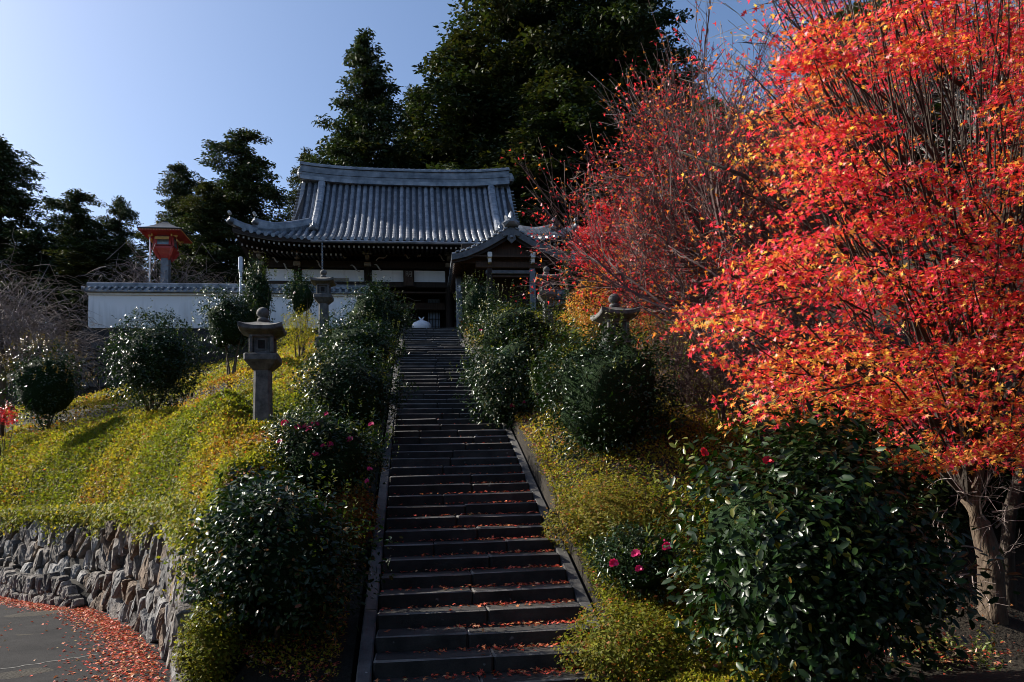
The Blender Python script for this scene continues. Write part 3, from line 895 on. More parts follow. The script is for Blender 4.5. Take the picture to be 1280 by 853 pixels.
    # down pipes at the corners
    for px_, py0, py1 in ((301, 326, 356), (716, 318, 350)):
        a, b = at(px_, py0, 37.2), at(px_, py1, 37.2)
        m = MB(); m.tube([a, (a[0], a[1], ZT)], .07, 8); m.cbox((a[0], a[1], a[2] - .2), (.2, .2, .75), .03); m.build('down_pipe', M['pipe'], root)
    return root
def onigawara(root, c, s_, ax='y', s=1):
    """horned ridge-end tile"""
    P = [(-.5, 0), (-.62, .25), (-.42, .5), (-.46, .82), (-.2, .72), (-.13, 1.0), (0, 1.16), (.13, 1.0), (.2, .72), (.46, .82), (.42, .5), (.62, .25), (.5, 0)]
    def pt(u, v, w):
        u, v, w = u * s_, v * s_, w * s_
        return (c[0] + u, c[1] + w, c[2] + v) if ax == 'y' else (c[0] + s * (-w), c[1] + u, c[2] + v)
    m = MB()
    m.loft([[pt(u, v, .22) for u, v in P], [pt(u, v, -.1) for u, v in P], [pt(u * .72, .1 + v * .75, -.24) for u, v in P], [pt(u * .3, .3 + v * .3, -.36) for u, v in P]])
    m.build('ridge_end_tile', M['tile'], root)
make_hall()

# ------------------------------------------------------------------ gabled porch in front of the hall
def make_porch():
    PX, y0, y1 = 4.38, 33.0, 38.2
    root = thing('gabled_porch', 'small gabled entrance porch with curved bargeboards and horned ridge tile', 'porch', (PX, 35.5, ZT))
    hw, zp, ze = 2.55, 14.05, 12.7
    def pz(a):   # a 0..1 from ridge to eave
        return zp - (zp - ze) * (1.32 * a - .32 * a ** 2.2) + .10 * max(0, a - .8) / .2 * .5
    m = MB(); A = np.linspace(-1, 1, 25)
    m.loft([[(PX + hw * a, y, pz(abs(a)) + .06) for a in A] + [(PX + hw * a, y, pz(abs(a)) - .1) for a in A[::-1]] for y in (y0 + .1, y1)])
    roof = m.build('roof', M['tile'], root)
    # tile rows down each slope
    for s in (-1, 1):
        mm = MB(); rings = []
        for k in range(11):
            a = .04 + 1.0 * k / 10
            for dd, rr in ((0, .09), (.085, .078)) if k < 10 else ((0, .09),):
                a2 = a + dd
                rings.append([(s * hw * a2, rr * math.cos(math.pi * j / 5), pz(min(a2, 1.05)) + .06 + rr * math.sin(math.pi * j / 5)) for j in range(6)])
        mm.loft(rings, caps=False, closed=False)
        e = s * hw * 1.045
        ring = [(e, .1 * math.cos(2 * math.pi * j / 10), pz(1.04) + .07 + .1 * math.sin(2 * math.pi * j / 10)) for j in range(10)]
        mm.loft([[(p[0] - s * .1, p[1], p[2]) for p in ring], ring])
        me = mm.mesh('tile_row', M['tile'])
        y = y0 + .2
        while y < y1:
            o = link('tile_row', me, roof); o.location = Vector((PX, y, 0)) - parent_origin(roof); y += .3
        # pale rafter ends below the eave
        rb = MB(); rb.box((0, 0, 0), (1.1, .09, .1), Matrix.Rotation(s * R(24), 3, 'Y')); 
        me2 = rb.mesh('rafter', M['timber2'])
        y = y0 + .3
        while y < y1:
            o = link('rafter', me2, root); o.location = Vector((PX + s * (hw - .5), y, pz(.8) - .18)) - parent_origin(root); y += .27
        m = MB(); m.loft([[(PX + s * (hw + .0), y, pz(1) - .16), (PX + s * (hw - .08), y, pz(1) - .16), (PX + s * (hw - .08), y, pz(1) - .03), (PX + s * (hw + .0), y, pz(1) - .03)] for y in (y0 + .12, y1)])
        m.build('eave_board', M['bargeboard'], root)
        # bargeboards, two layers
        AA = np.linspace(0, 1.06, 17)
        for lay, (dy, t0, t1, mat) in enumerate(((0, .02, -.30, 'bargeboard'), (.12, -.05, -.46, 'timber'))):
            m = MB()
            m.loft([[(PX + s * hw * a, y0 + dy, pz(min(a, 1.06)) + t0), (PX + s * hw * a, y0 + dy + .09, pz(min(a, 1.06)) + t0), (PX + s * hw * a, y0 + dy + .09, pz(min(a, 1.06)) + t1 * (1 - .25 * a)), (PX + s * hw * a, y0 + dy, pz(min(a, 1.06)) + t1 * (1 - .25 * a))] for a in AA])
            m.build('bargeboard', M[mat], root)
        # verge tiles standing on the bargeboard
        m = MB(); m.cbox((0, 0, 0), (.2, .24, .09), .02); me = m.mesh('verge_tile', M['tile'])
        for k in range(10):
            a = .1 + .095 * k
            o = link('verge_tile', me, roof); o.location = Vector((PX + s * hw * a, y0 + .1, pz(a) + .1)) - parent_origin(roof)
            o.rotation_euler = (0, s * R(22), 0)
    m = MB(); m.cbox((PX, (y0 + y1) / 2, zp + .18), (.32, y1 - y0, .34), .05); r = m.build('ridge', M['tile'], root)
    MB().tube([(PX, y0 + .1, zp + .4), (PX, y1, zp + .4)], .1, 8).build('ridge_cap', M['tile'], r)
    onigawara(root, (PX, y0 - .02, zp - .02), .62)
    # gegyo pendant
    P = [(-.12, 0), (-.42, -.1), (-.36, -.24), (-.16, -.2), (-.2, -.38), (0, -.56), (.2, -.38), (.16, -.2), (.36, -.24), (.42, -.1), (.12, 0)]
    m = MB(); m.loft([[(PX + u, y0 + .02, zp - .22 + v) for u, v in P], [(PX + u, y0 - .07, zp - .22 + v) for u, v in P]]); g = m.build('gable_pendant', M['bargeboard'], root)
    MB().lathe((PX, y0 - .1, zp - .5), [(.01, -.08), (.08, -.05), (.08, .05), (.01, .08)], 10).build('pendant_boss', M['tile'], g)
    # gable board, beams, posts
    m = MB(); m.add([(PX + hw * a * .95, y0 + .5, pz(abs(a)) - .1) for a in np.linspace(-1, 1, 15)] + [(PX + hw * .95, y0 + .5, ze - .2), (PX - hw * .95, y0 + .5, ze - .2)], [tuple(range(17))]); m.build('gable_board', M['timber2'], root)
    for s in (-1, 1):
        px_ = PX + s * .98
        post = MB(); post.cbox((px_, y0 + .55, (ZT + 12.9) / 2), (.26, .26, 12.9 - ZT), .03); post.build('post', M['copper'] if s > 0 else M['timber'], root)
        MB().cbox((px_ , y0 + .3, 12.78), (.2, .5, .24), .02).build('beam_end', M['white'], root)
        MB().cbox((px_ , y0 + .34, 12.55), (.15, .4, .2), .02).build('beam_end', M['white'], root)
    MB().cbox((PX, y0 + .5, 12.42), (3.2, .24, .3), .03).build('tie_beam', M['timber2'], root)
    MB().cbox((PX, y0 + .52, 12.1), (2.3, .2, .18), .03).build('tie_beam', M['bargeboard'], root)
    MB().cbox((PX, y0 + .55, 11.92), (2.2, .12, .1), .02).build('transom', M['timber2'], root)
    MB().box((PX, y0 + 2.2, 12.0), (4.2, .1, 3.9)).build('back_wall', M['timber'], root)
    MB().box((PX, y0 + 1.4, 12.72), (4.2, 2.6, .06)).build('porch_ceiling', M['timber2'], root)
    # clad gate pillar with a metal plate, and inner posts
    pl = at(572, 380, 35.9)
    MB().cbox((pl[0] + .08, 35.9, (ZT + 12.6) / 2), (.3, .3, 12.6 - ZT), .03).build('gate_pillar', M['copper'], root)
    st = MB(); 
    P = [(.07 * (1 + .6 * (k % 2)) * math.cos(k * math.pi / 6), .1 * (1 + .6 * (k % 2)) * math.sin(k * math.pi / 6)) for k in range(12)]
    st.loft([[(pl[0] + .08 + u, 35.74, 11.98 + v * 1.4) for u, v in P], [(pl[0] + .08 + u, 35.71, 11.98 + v * 1.4) for u, v in P]]); st.build('metal_plate', M['pipe'], root)
    for dx in (.55, .95):
        MB().cbox((pl[0] + dx, 36.1, (ZT + 12.4) / 2), (.14, .14, 12.4 - ZT), .02).build('side_post', M['timber2'] if dx < .7 else M['paleblock'], root)
    MB().box((PX - 1.0, 36.6, 11.0), (2.2, .08, 2.2)).build('side_panel', M['timber2'], root)
    return root
make_porch()

# white cloth-wrapped bundle on the top step
def make_bundle():
    p = at(527, 410, 35.9)
    root = thing('cloth_bundle', 'round white cloth bundle with knotted top on the uppermost step', 'bundle', (p[0], 35.95, ZT))
    m = MB(); n = 20
    prof = [(.05, 0), (.34, .02), (.43, .14), (.44, .28), (.37, .42), (.2, .5), (.08, .53)]
    m.loft([[(p[0] + r * math.cos(2 * math.pi * k / n) * (1 + .05 * math.cos(k * 2.5)), 35.95 + .75 * r * math.sin(2 * math.pi * k / n), ZT + z) for k in range(n)] for r, z in prof]); m.build('bag', M['cloth'], root, True)
    for s in (-1, 1):
        m = MB(); m.tube([(p[0], 35.95, ZT + .5), (p[0] + s * .05, 35.94, ZT + .6), (p[0] + s * .13, 35.93, ZT + .7)], [.05, .045, .015], 6); m.build('knot_ear', M['cloth'], root, True)
make_bundle()

# ------------------------------------------------------------------ stone lanterns
def make_lantern():
    root = thing('stone_lantern', 'x', 'stone lantern', (0, 0, 0), 'stone lanterns beside the staircase')
    def sq(h, z, c):   # square ring with chamfered corners
        return [(-h + c, -h, z), (h - c, -h, z), (h, -h + c, z), (h, h - c, z), (h - c, h, z), (-h + c, h, z), (-h, h - c, z), (-h, -h + c, z)]
    MB().loft([sq(.3, -.6, .05), sq(.3, -.3, .05), sq(.26, -.25, .05)]).build('base', M['lantern'], root)
    MB().loft([sq(.195, -.25, .05), sq(.175, 1.02, .05)]).build('post', M['lantern'], root)
    MB().loft([sq(.2, 1.02, .04), sq(.33, 1.16, .04), sq(.36, 1.19, .04), sq(.36, 1.30, .04), sq(.34, 1.32, .04)]).build('platform', M['lantern'], root)
    # firebox: four corner posts, recessed panels with window
    fb = MB().loft([sq(.25, 1.32, .07), sq(.25, 1.345, .07), sq(.21, 1.345, .05), sq(.21, 1.66, .05), sq(.26, 1.66, .07), sq(.26, 1.72, .07)]).build('firebox', M['lantern'], root)
    for sx in (-1, 1):
        for sy in (-1, 1):
            MB().cbox((sx * .215, sy * .215, 1.505), (.085, .085, .32), .015).build('corner_post', M['lantern'], fb)
    for a in range(4):
        rot = Matrix.Rotation(a * math.pi / 2, 3, 'Z')
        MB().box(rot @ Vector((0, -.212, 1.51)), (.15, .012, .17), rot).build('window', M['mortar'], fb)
        for dx, dz, sx, sz in ((-.09, 0, .03, .2), (.09, 0, .03, .2), (0, .1, .15, .025), (0, -.1, .15, .025)):
            MB().box(rot @ Vector((dx, -.217, 1.51 + dz)), (sx, .02, sz), rot).build('window_frame', M['lantern'], fb)
    # roof: square with swept up corners
    def rr(h, z, up, n=6):
        out = []
        for a in range(4):
            for k in range(n):
                u = -1 + 2 * k / n
                p = Vector((u * h, -h, z + up * abs(u) ** 3)); out.append(Matrix.Rotation(a * math.pi / 2, 3, 'Z') @ p)
        return out
    MB().loft([rr(.26, 1.71, 0), rr(.44, 1.765, .05), rr(.455, 1.785, .06), rr(.455, 1.85, .07), rr(.36, 1.885, .035), rr(.25, 1.93, .01), rr(.12, 1.985, 0), rr(.09, 1.99, 0)]).build('roof', M['lantern'], root)
    MB().lathe((0, 0, 0), [(.05, 1.97), (.10, 1.99), (.125, 2.03), (.11, 2.075), (.07, 2.085), (.07, 2.10), (.12, 2.13), (.14, 2.18), (.125, 2.235), (.08, 2.28), (.03, 2.30), (.005, 2.31)], 16).build('finial', M['lantern'], root, True)
    return root
LANT = [(-2.72, 14.0, 3.45, .9, 'stone lantern standing alone in the yellow azalea slope with pink camellia below', 0),
        (-3.05, 26.0, 7.74, .92, 'stone lantern in front of the white plaster wall beside a yellow shrub', 0),
        (3.82, 14.0, 3.75, .9, 'stone lantern with only roof and finial showing above a round camellia bush', 0),
        (4.31, 24.0, 7.37, .9, 'stone lantern below the porch gable between leafy camellia stems', 0)]
l0 = make_lantern()
for i, (x, y, z, s, lab, rz) in enumerate(LANT):
    o = l0 if i == 0 else copy_tree(l0)
    o['label'] = lab
    o.location = (x, y, (Tz(x, y) if z is None else z)); o.scale = (s * .92, s * .92, s); o.rotation_euler[2] = R([3, -2, 4, -3][i])

# ------------------------------------------------------------------ tall red lantern behind the wall
def make_red_lantern():
    c = at(207, 352, 42.0); x, y = c[0], 42.0
    k = 42.0 / F / math.cos(R(7))         # metres per pixel there
    root = thing('red_lantern', 'tall red lacquered lantern with grey hipped roof on a stone post behind the plaster wall', 'lantern', (x, y, ZT))
    zt = lambda py: at(207, py, 42.0)[2]
    MB().loft([[(x - .2, y - .2, z), (x + .2, y - .2, z), (x + .2, y + .2, z), (x - .2, y + .2, z)] for z in (ZT - .3, zt(316))]).build('post', M['copper'], root)
    def sqr(h, z): return [(x - h, y - h, z), (x + h, y - h, z), (x + h, y + h, z), (x - h, y + h, z)]
    MB().loft([sqr(.25, zt(324)), sqr(.3, zt(320)), sqr(.5, zt(313.5)), sqr(.5, zt(311.2))]).build('bracket_base', M['red'], root)
    for sx in (-1, 1):
        for sy in (-1, 1):
            m = MB(); m.tube([(x + sx * .22, y + sy * .22, zt(326)), (x + sx * .34, y + sy * .34, zt(321)), (x + sx * .5, y + sy * .5, zt(313))], [.06, .09, .1], 6); m.build('brace', M['red'], root)
    body = MB().loft([sqr(.40, zt(311)), sqr(.47, zt(289))]).build('body', M['red'], root)
    ze = at(207, 287.5, 40.95)[2]
    for a in range(4):
        rot = Matrix.Rotation(a * math.pi / 2, 3, 'Z')
        zc, h = (zt(310) + zt(293)) / 2, (zt(293) - zt(310)) * .92
        tl = rot @ Matrix.Rotation(R(-4), 3, 'X')
        MB().box(Vector((x, y, zc)) + rot @ Vector((0, -.45, 0)), (.62, .03, h), tl).build('pane', M['glass'], body)
        for dx in (-.35, .35):
            MB().box(Vector((x, y, zc)) + rot @ Vector((dx, -.46, 0)), (.1, .08, h + .1), tl).build('frame_post', M['red'], body)
        for dz in (-.5, .5):
            MB().box(Vector((x, y, zc)) + rot @ Vector((0, -.46 - dz * .07, dz * h)), (.8, .08, .08), rot).build('frame_rail', M['red'], body)
        MB().box(Vector((x, y, ze - .30)) + rot @ Vector((0, -.66, 0)), (.72, .05, .15), rot @ Matrix.Rotation(R(-18), 3, 'X')).build('gold_plate', M['gold'], root)
        for sx in (-1, 1):
            MB().box(Vector((x, y, zt(298))) + rot @ Vector((sx * .6, -.5, 0)), (.3, .06, .12), rot @ Matrix.Rotation(sx * R(28), 3, 'Y')).build('gold_plate', M['gold'], root)
        for j in range(15):
            MB().box(Vector((x, y, ze + .02)) + rot @ Vector((-.98 + j * .14, -1.075, 0)), (.05, .03, .05), rot).build('rafter_end', M['gold'], root)
    MB().loft([sqr(.5, ze - .12), sqr(1.0, ze - .04), sqr(1.06, ze - .02), sqr(1.06, ze + .06)]).build('eave', M['red'], root)
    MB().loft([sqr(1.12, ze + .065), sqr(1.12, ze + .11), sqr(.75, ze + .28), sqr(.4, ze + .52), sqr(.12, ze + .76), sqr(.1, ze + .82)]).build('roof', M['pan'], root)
    m = MB(); m.tube([(x - .72, y - .3, zt(298)), (x - .72, y - .3, ZT)], .04, 6); m.build('conduit', M['pipe'], root)
    return root
make_red_lantern()

# ------------------------------------------------------------------ ground-cover azalea (clipped, nobody could count it)
def hedge_h(x, y):
    P = np.stack([x, y], 1)
    sd, _ = wall_sd(x, y)
    sd = sd + .25 * vn(P, .5, 37)
    west = sm((-x - 2.9) / 1.0) * sm((y - 10) / 2)
    step = .36 * sm((sd - .35) / .5) * sm((2.35 - sd) / .55) + .34 * sm((sd - 4.3) / .6) * sm((7.2 - sd) / .8)   # clipped flat-topped rows
    return .12 + .09 * vn(P, .7, 31) + .04 * vn(P, 2.3, 32) + step * west
GREEN = np.array([.15, .165, .018]); OCHRE = np.array([.31, .2, .028]); RUST = np.array([.28, .09, .028]); YEL = np.array([.27, .24, .026])
def azalea(name, label, pts, size, mat, rng, redness=0.0, hang=None):
    x, y = pts[:, 0], pts[:, 1]
    n = len(x)
    z = T(x, y) + hedge_h(x, y)
    e = .08
    nx = -(T(x + e, y) + hedge_h(x + e, y) - z) / e; ny = -(T(x, y + e) + hedge_h(x, y + e) - z) / e
    N = unit(np.stack([np.clip(nx, -2, 2), np.clip(ny, -2, 2), np.ones(n)], 1))
    d = rng.uniform(0, 1, n) ** 2 * .16
    P = np.stack([x, y, z], 1) - N * d[:, None] + rng.normal(0, .012, (n, 3))
    P[:, 2] += .05 * np.maximum(0, sn(P, 9.0, 5))
    fr = frames(N * .7 + rng.normal(size=(n, 3)) * .62 + np.array([0, 0, .2]), rng, N * .9)
    q = np.stack([x, y], 1)
    a = 1.0 * vn(q, .4, 41) + .55 * vn(q, 1.1, 42) + .3 * vn(q, 3.0, 43) + rng.normal(0, .32, n) + redness + .7 * np.exp(-(((x + 2.9) / 1.3) ** 2 + ((y - 11.8) / 1.6) ** 2)) + .5 * sm((y - 19) / 7) - .25 * sm((16 - y) / 4) * (x < -3.5)
    c = np.where((a > .95)[:, None], OCHRE, np.where((a > .05)[:, None], YEL, GREEN))
    c = np.where(((rng.uniform(size=n) < .015 + .06 * np.clip(a, 0, 1)) | (a > 1.75))[:, None], RUST, c)
    c = jitter(c, n, rng, .15, .35)
    return P, fr, size, c
def sample_screen(n, y0, y1, xlo, xhi, rng, pw=1.6):
    """random plan points, denser towards the near side"""
    u = rng.uniform(size=n)
    a, b = y0 ** (1 - pw), y1 ** (1 - pw)
    y = (a + (b - a) * u) ** (1 / (1 - pw))
    x = rng.uniform(size=n) * (xhi(y) - xlo(y)) + xlo(y)
    return np.stack([x, y], 1)
def make_azaleas():
    rng = np.random.default_rng(5)
    p = sample_screen(250000, 8.2, 37, lambda y: -.72 * y + 2.5, lambda y: 0 * y - .85, rng, 1.9)
    s, wt = wall_sd(p[:, 0], p[:, 1])
    # clipped cushion leaves the upper strip beside the stairs to the camellias, but still covers it thinly
    keep = (s > .28) & ~((p[:, 1] > 36.6)) & ((rng.uniform(size=len(p)) < .12) | (p[:, 0] < -2.5) | (p[:, 1] > 10.6))
    p = p[keep]; s = s[keep]
    # extra density on the steep front face
    q = []
    for i in range(1, len(WALL) - 2):
        a, b = WALL[i], WALL[i + 1]; L = np.linalg.norm(b - a); m = int(9000 * L / max(1, (a[1] / 12) ** 1.2))
        t = rng.uniform(size=m); d = (b - a) / L; nn = np.array([d[1], -d[0]])
        q.append(a + d * (t * L)[:, None] + nn * (.2 + rng.uniform(size=m) ** 1.7 * 1.8)[:, None])
    q = np.concatenate(q); s2, _ = wall_sd(q[:, 0], q[:, 1]); q = q[(s2 > .34) & (q[:, 0] < -.9) & ((q[:, 0] < -2.5) | (q[:, 1] > 10.6))]
    p = np.concatenate([p, q])
    size = (.018 + .0027 * p[:, 1]) * rng.uniform(.7, 1.35, len(p))
    P, fr, size, c = azalea('', '', p, size, None, rng)
    # fringe hanging over the top of the wall
    m = 26000
    pl, um, cum = path_placer(WALL[1:8], .10)
    us = rng.uniform(size=m) ** 1.3 * um
    F2 = np.array([pl(u, 0, 0) for u in us[:: 10]]); F2 = np.repeat(F2, 10, 0)[:m]
    uu = np.repeat(us[::10], 10)[:m]
    top = np.interp(uu, cum, WTOP[1:8])
    drop = rng.uniform(size=m) ** 1.8 * (.28 + .22 * sn(np.stack([uu, uu * 0], 1), 2.6, 8))
    nr = np.array([-.75, -.66, 0])
    Q = F2 + nr * (rng.uniform(-.35, .10, m)[:, None] - .12) + np.stack([rng.normal(0, .1, m), rng.normal(0, .1, m), top + .34 - drop * 1.6 + rng.uniform(-.05, .05, m)], 1)
    keep = Q[:, 1] > 8.8
    Q = Q[keep]; m = len(Q)
    fq = frames(nr + rng.normal(size=(m, 3)) * .6 + [0, 0, .4], rng, np.array([-.4, -.4, -.5]))
    cq = jitter(np.where(rng.uniform(size=(m, 1)) < .3, YEL, GREEN), m, rng, .15, .35)
    sq_ = (.026 + .0031 * Q[:, 1]) * rng.uniform(.7, 1.3, m)
    P = np.concatenate([P, Q]); size = np.concatenate([size, sq_]); c = np.concatenate([c, cq]); fr = tuple(np.concatenate([a, b]) for a, b in zip(fr, fq))
    me = leaf_mesh('azalea_hedge', P, fr, size, T_QUAD, c, M['aza_leaf'])
    tag(link('azalea_hedge', me), 'clipped yellow-green azalea cover rolling over the slope above the stone wall', 'hedge', kind='stuff')
    # east bank
    p = sample_screen(115000, 7.0, 36, lambda y: 0 * y + 2.12, lambda y: 2.3 + .28 * y, rng, 2.0)
    size = (.018 + .0027 * p[:, 1]) * rng.uniform(.7, 1.35, len(p))
    P, fr, size, c = azalea('', '', p, size, None, rng, .25)
    me = leaf_mesh('azalea_bank', P, fr, size, T_QUAD, c, M['aza_leaf'])
    tag(link('azalea_bank', me), 'low azalea cover with dry leaves between the right kerb of the stairs and the camellias'.replace(' right', ''), 'hedge', kind='stuff')
make_azaleas()

# ------------------------------------------------------------------ shrubs
def lump_dirs(rng, n):
    d = rng.normal(size=(n, 3)); return unit(d)
def flower_mesh(rng, col):
    P, U, V, N, S_ = [], [], [], [], []
    T_, F_ = T_CAM
    pts = []
    n = 9
    base = []
    for i in range(n):
        a = 2 * math.pi * i / n * (1 if i < 6 else 1.0) + (.3 if i >= 6 else 0)
        tilt = .25 if i < 6 else .9
        u = np.array([math.cos(a) * math.cos(tilt), math.sin(a) * math.cos(tilt), math.sin(tilt)])
        v = np.array([-math.sin(a), math.cos(a), 0]); nn = np.cross(u, v)
        U.append(u); V.append(v * 1.9); N.append(nn); S_.append(.042 if i < 6 else .03); P.append((0, 0, 0))
    c = jitter(col, n, rng, .1, .2)
    return leaf_mesh('flower', np.array(P, float), (np.array(U), np.array(V), np.array(N)), np.array(S_), T_CAM, c, M['petal'], smooth=True)
FLOWER_PINK = flower_mesh(np.random.default_rng(3), (.62, .03, .16))
FLOWER_RED = flower_mesh(np.random.default_rng(4), (.5, .015, .03))
_CM = {}
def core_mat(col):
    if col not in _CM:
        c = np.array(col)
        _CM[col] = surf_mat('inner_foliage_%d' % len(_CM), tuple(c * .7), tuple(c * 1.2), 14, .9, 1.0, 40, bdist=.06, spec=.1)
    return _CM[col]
def shrub(name, label, cat, cen, rad, n, leaf, seed, base=None, col=(.015, .032, .009), tmpl=T_CAM, mat=None, lumps=.22, group=None, flowers=(), singles=0, shoots=.06, shootcol=(.11, .12, .025), stem='bark', inner=.5, stems=5, upright=.25, flcol=None, core=.6, tint=None, lobes=None):
    if lobes is None: lobes = 9 if tmpl is T_CAM else 0
    rng = np.random.default_rng(seed)
    mat = mat or M['cam_leaf']
    if tmpl is T_CAM:
        n = int(n * (2.5 if cen[1] < 13 else 1.9)); leaf *= 1.0 if cen[1] < 13 else 1.12
        if not singles: tmpl = T_CAM2
    elif tmpl is T_QUAD: n = int(n * 1.5)
    cen = np.array(cen, float); rad = np.array(rad, float)
    bx = np.array(base if base is not None else (cen[0], cen[1], Tz(cen[0], cen[1])), float)
    root = thing(name, label, cat, bx, group)
    d = lump_dirs(rng, n)
    r = 1 + lumps * sn(d * 1.0, 3.2, seed + 1) + lumps * .6 * sn(d, 7.5, seed + 2) + .05 * sn(d, 16., seed + 4)
    dep = 1 - inner * rng.uniform(size=n) ** 1.7
    P = cen + d * rad * (r * dep)[:, None]
    if lobes:
        # several boughs of different size make the outline uneven
        rad = rad * 1.17; ld = lump_dirs(rng, lobes)
        ld[:, 2] = np.where(np.arange(lobes) % 2 == 0, np.abs(ld[:, 2]), ld[:, 2] * .6)
        lr = rng.uniform(.34, .58, lobes); lc = cen + ld * rad * (1.02 - lr * .9)[:, None]
        li = rng.integers(0, lobes, n); use = rng.uniform(size=n) < .62
        rr2 = (1 + .22 * sn(d + ld[li], 4.0, seed + 9)) * lr[li] * dep
        P = np.where(use[:, None], lc[li] + d * rad * rr2[:, None], cen + d * rad * (r * dep * .9)[:, None])
    P += rng.normal(0, leaf * .4, P.shape)
    # small sprigs: pull leaves toward shared twig points
    k = max(20, n // 9)
    tw = P[rng.integers(0, n, k)]
    a = rng.integers(0, k, n)
    near = np.arange(n) % 5 < 3
    P[near] = tw[a[near]] + rng.normal(0, leaf * .75, (near.sum(), 3))
    ok = P[:, 2] > T(P[:, 0], P[:, 1]) + .02
    P = P[ok]; n = len(P)
    out = unit((P - cen) / rad ** 2)
    fr = frames(out * .5 + np.array([0, 0, .55]) + rng.normal(size=(n, 3)) * .48, rng, out * .9 + np.array([0, 0, upright - .35]))
    c = jitter(col, n, rng, .18, .4)
    if tint is not None:
        k2 = rng.uniform(size=n) < tint[0]; c[k2] = jitter(tint[1], int(k2.sum()), rng, .15, .3)
    sz = leaf * rng.uniform(.5, 1.3, n)
    # upright new shoots on the upper surface
    ns = int(shoots * n / 7)
    if ns:
        dd = lump_dirs(rng, ns); dd[:, 2] = np.abs(dd[:, 2])
        b0 = cen + dd * rad * (1 + lumps * sn(dd, 3.2, seed + 1))[:, None]
        h = rng.uniform(.6, 1.9, ns) * leaf * 2.0
        for j in range(7):
            f = (j + .5) / 7
            pp = b0 + np.stack([0 * h, 0 * h, h * f], 1) + dd * (h * f * .35)[:, None]
            P = np.concatenate([P, pp]); 
            f2 = frames(rng.normal(size=(ns, 3)) * .5 + dd, rng, np.array([0, 0, .9]))
            fr = tuple(np.concatenate([x_, y_]) for x_, y_ in zip(fr, f2))
            c = np.concatenate([c, jitter(shootcol, ns, rng, .15, .3)]); sz = np.concatenate([sz, leaf * rng.uniform(.5, .9, ns)])
    n = len(P)
    O = root.location
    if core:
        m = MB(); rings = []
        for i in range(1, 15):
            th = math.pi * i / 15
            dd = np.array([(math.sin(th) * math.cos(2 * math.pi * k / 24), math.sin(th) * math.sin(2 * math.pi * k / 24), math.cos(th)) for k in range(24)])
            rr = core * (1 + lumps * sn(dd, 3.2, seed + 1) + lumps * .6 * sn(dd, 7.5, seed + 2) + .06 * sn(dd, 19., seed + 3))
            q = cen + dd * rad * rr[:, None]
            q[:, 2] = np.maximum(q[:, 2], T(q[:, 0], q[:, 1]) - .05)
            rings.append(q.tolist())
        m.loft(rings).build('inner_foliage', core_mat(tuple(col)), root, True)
    if singles:
        # the leaves that show largest: nearest to the viewer's side of the crown
        score = np.linalg.norm(P - CP, axis=1) - 1.5 * sz / leaf * .1
        order = np.argsort(score)[: singles * 3]
        pick = rng.permutation(order)[:singles]
        one = [leaf_mesh('leaf', np.zeros((1, 3)), (np.array([[1., 0, 0]]), np.array([[0, 1., 0]]), np.array([[0, 0, 1.]])), 1.0, tmpl, jitter(col, 1, rng, .15, .35), mat, smooth=True) for _ in range(8)]
        for i in pick:
            o = link('leaf', one[int(i) % 8], root)
            o.matrix_local = Matrix.Translation(Vector(P[i]) - O) @ Matrix((fr[0][i], fr[1][i], fr[2][i])).transposed().to_4x4() @ Matrix.Scale(float(sz[i]), 4)
        rest = np.ones(n, bool); rest[pick] = False
        P, sz, c, fr = P[rest], sz[rest], c[rest], tuple(x_[rest] for x_ in fr)
    me = leaf_mesh('foliage', P, fr, sz, tmpl, c, mat, O, smooth=(tmpl is T_CAM or tmpl is T_CAM2))
    fo = link('foliage', me, root)
    if singles: fo['kind'] = 'stuff'
    # stems
    for i in range(stems):
        t = lump_dirs(rng, 1)[0] * rad * .72; t[2] = abs(t[2]) * .8
        tip = cen + t
        b0 = bx + np.array([rng.uniform(-.05, .05), rng.uniform(-.05, .05), -.08])
        mid = b0 + (tip - b0) * .45 + np.array([rng.uniform(-.08, .08), rng.uniform(-.08, .08), .12])
        r0 = .035 * (rad[0] / .9) ** .6
        MB().tube([b0, b0 + (mid - b0) * .5 + rng.normal(0, .02, 3), mid, mid + (tip - mid) * .5 + rng.normal(0, .03, 3), tip], [r0, r0 * .85, r0 * .6, r0 * .4, r0 * .2], 6).build('stem', M[stem], root, True)
    for i, f in enumerate(flowers):
        p = at(f[0], f[1], f[2]) if len(f) == 3 else np.array(f[:3])
        o = link('flower', flcol or FLOWER_PINK, root)
        o.location = Vector(p) - O
        o.rotation_euler = (R(70 + rng.uniform(-25, 20)), 0, rng.uniform(-.6, .6)); s_ = rng.uniform(1.0, 1.6); o.scale = (s_, s_, s_)
    return root
def shrub_px(name, label, cat, box, Y, n, leaf, seed, depth=None, **kw):
    """crown given by its outline in the photograph at distance Y; base on the ground below"""
    x0, y0, x1, y1 = box
    c = at((x0 + x1) / 2, (y0 + y1) / 2, Y)
    k = np.linalg.norm(at(x1, (y0 + y1) / 2, Y) - at(x0, (y0 + y1) / 2, Y)) / 2
    h = np.linalg.norm(at((x0 + x1) / 2, y1, Y) - at((x0 + x1) / 2, y0, Y)) / 2
    return shrub(name, label, cat, c, (k, depth or k * .9, h), n, leaf, seed, **kw)
CAMG = 'evergreen camellia bushes'
shrub_px('camellia_bush', 'huge glossy camellia with big dark leaves beside the maple trunk and one red flower', 'bush', (852, 540, 1152, 880), 7.0, 6400, .104, 101, singles=300, shoots=.02, flowers=[(960, 577, 6.2), (880, 567, 6.3)], flcol=FLOWER_RED, group=CAMG, stems=7, lumps=.13, depth=1.15, inner=.62, tint=(.012, (.22, .14, .02)))
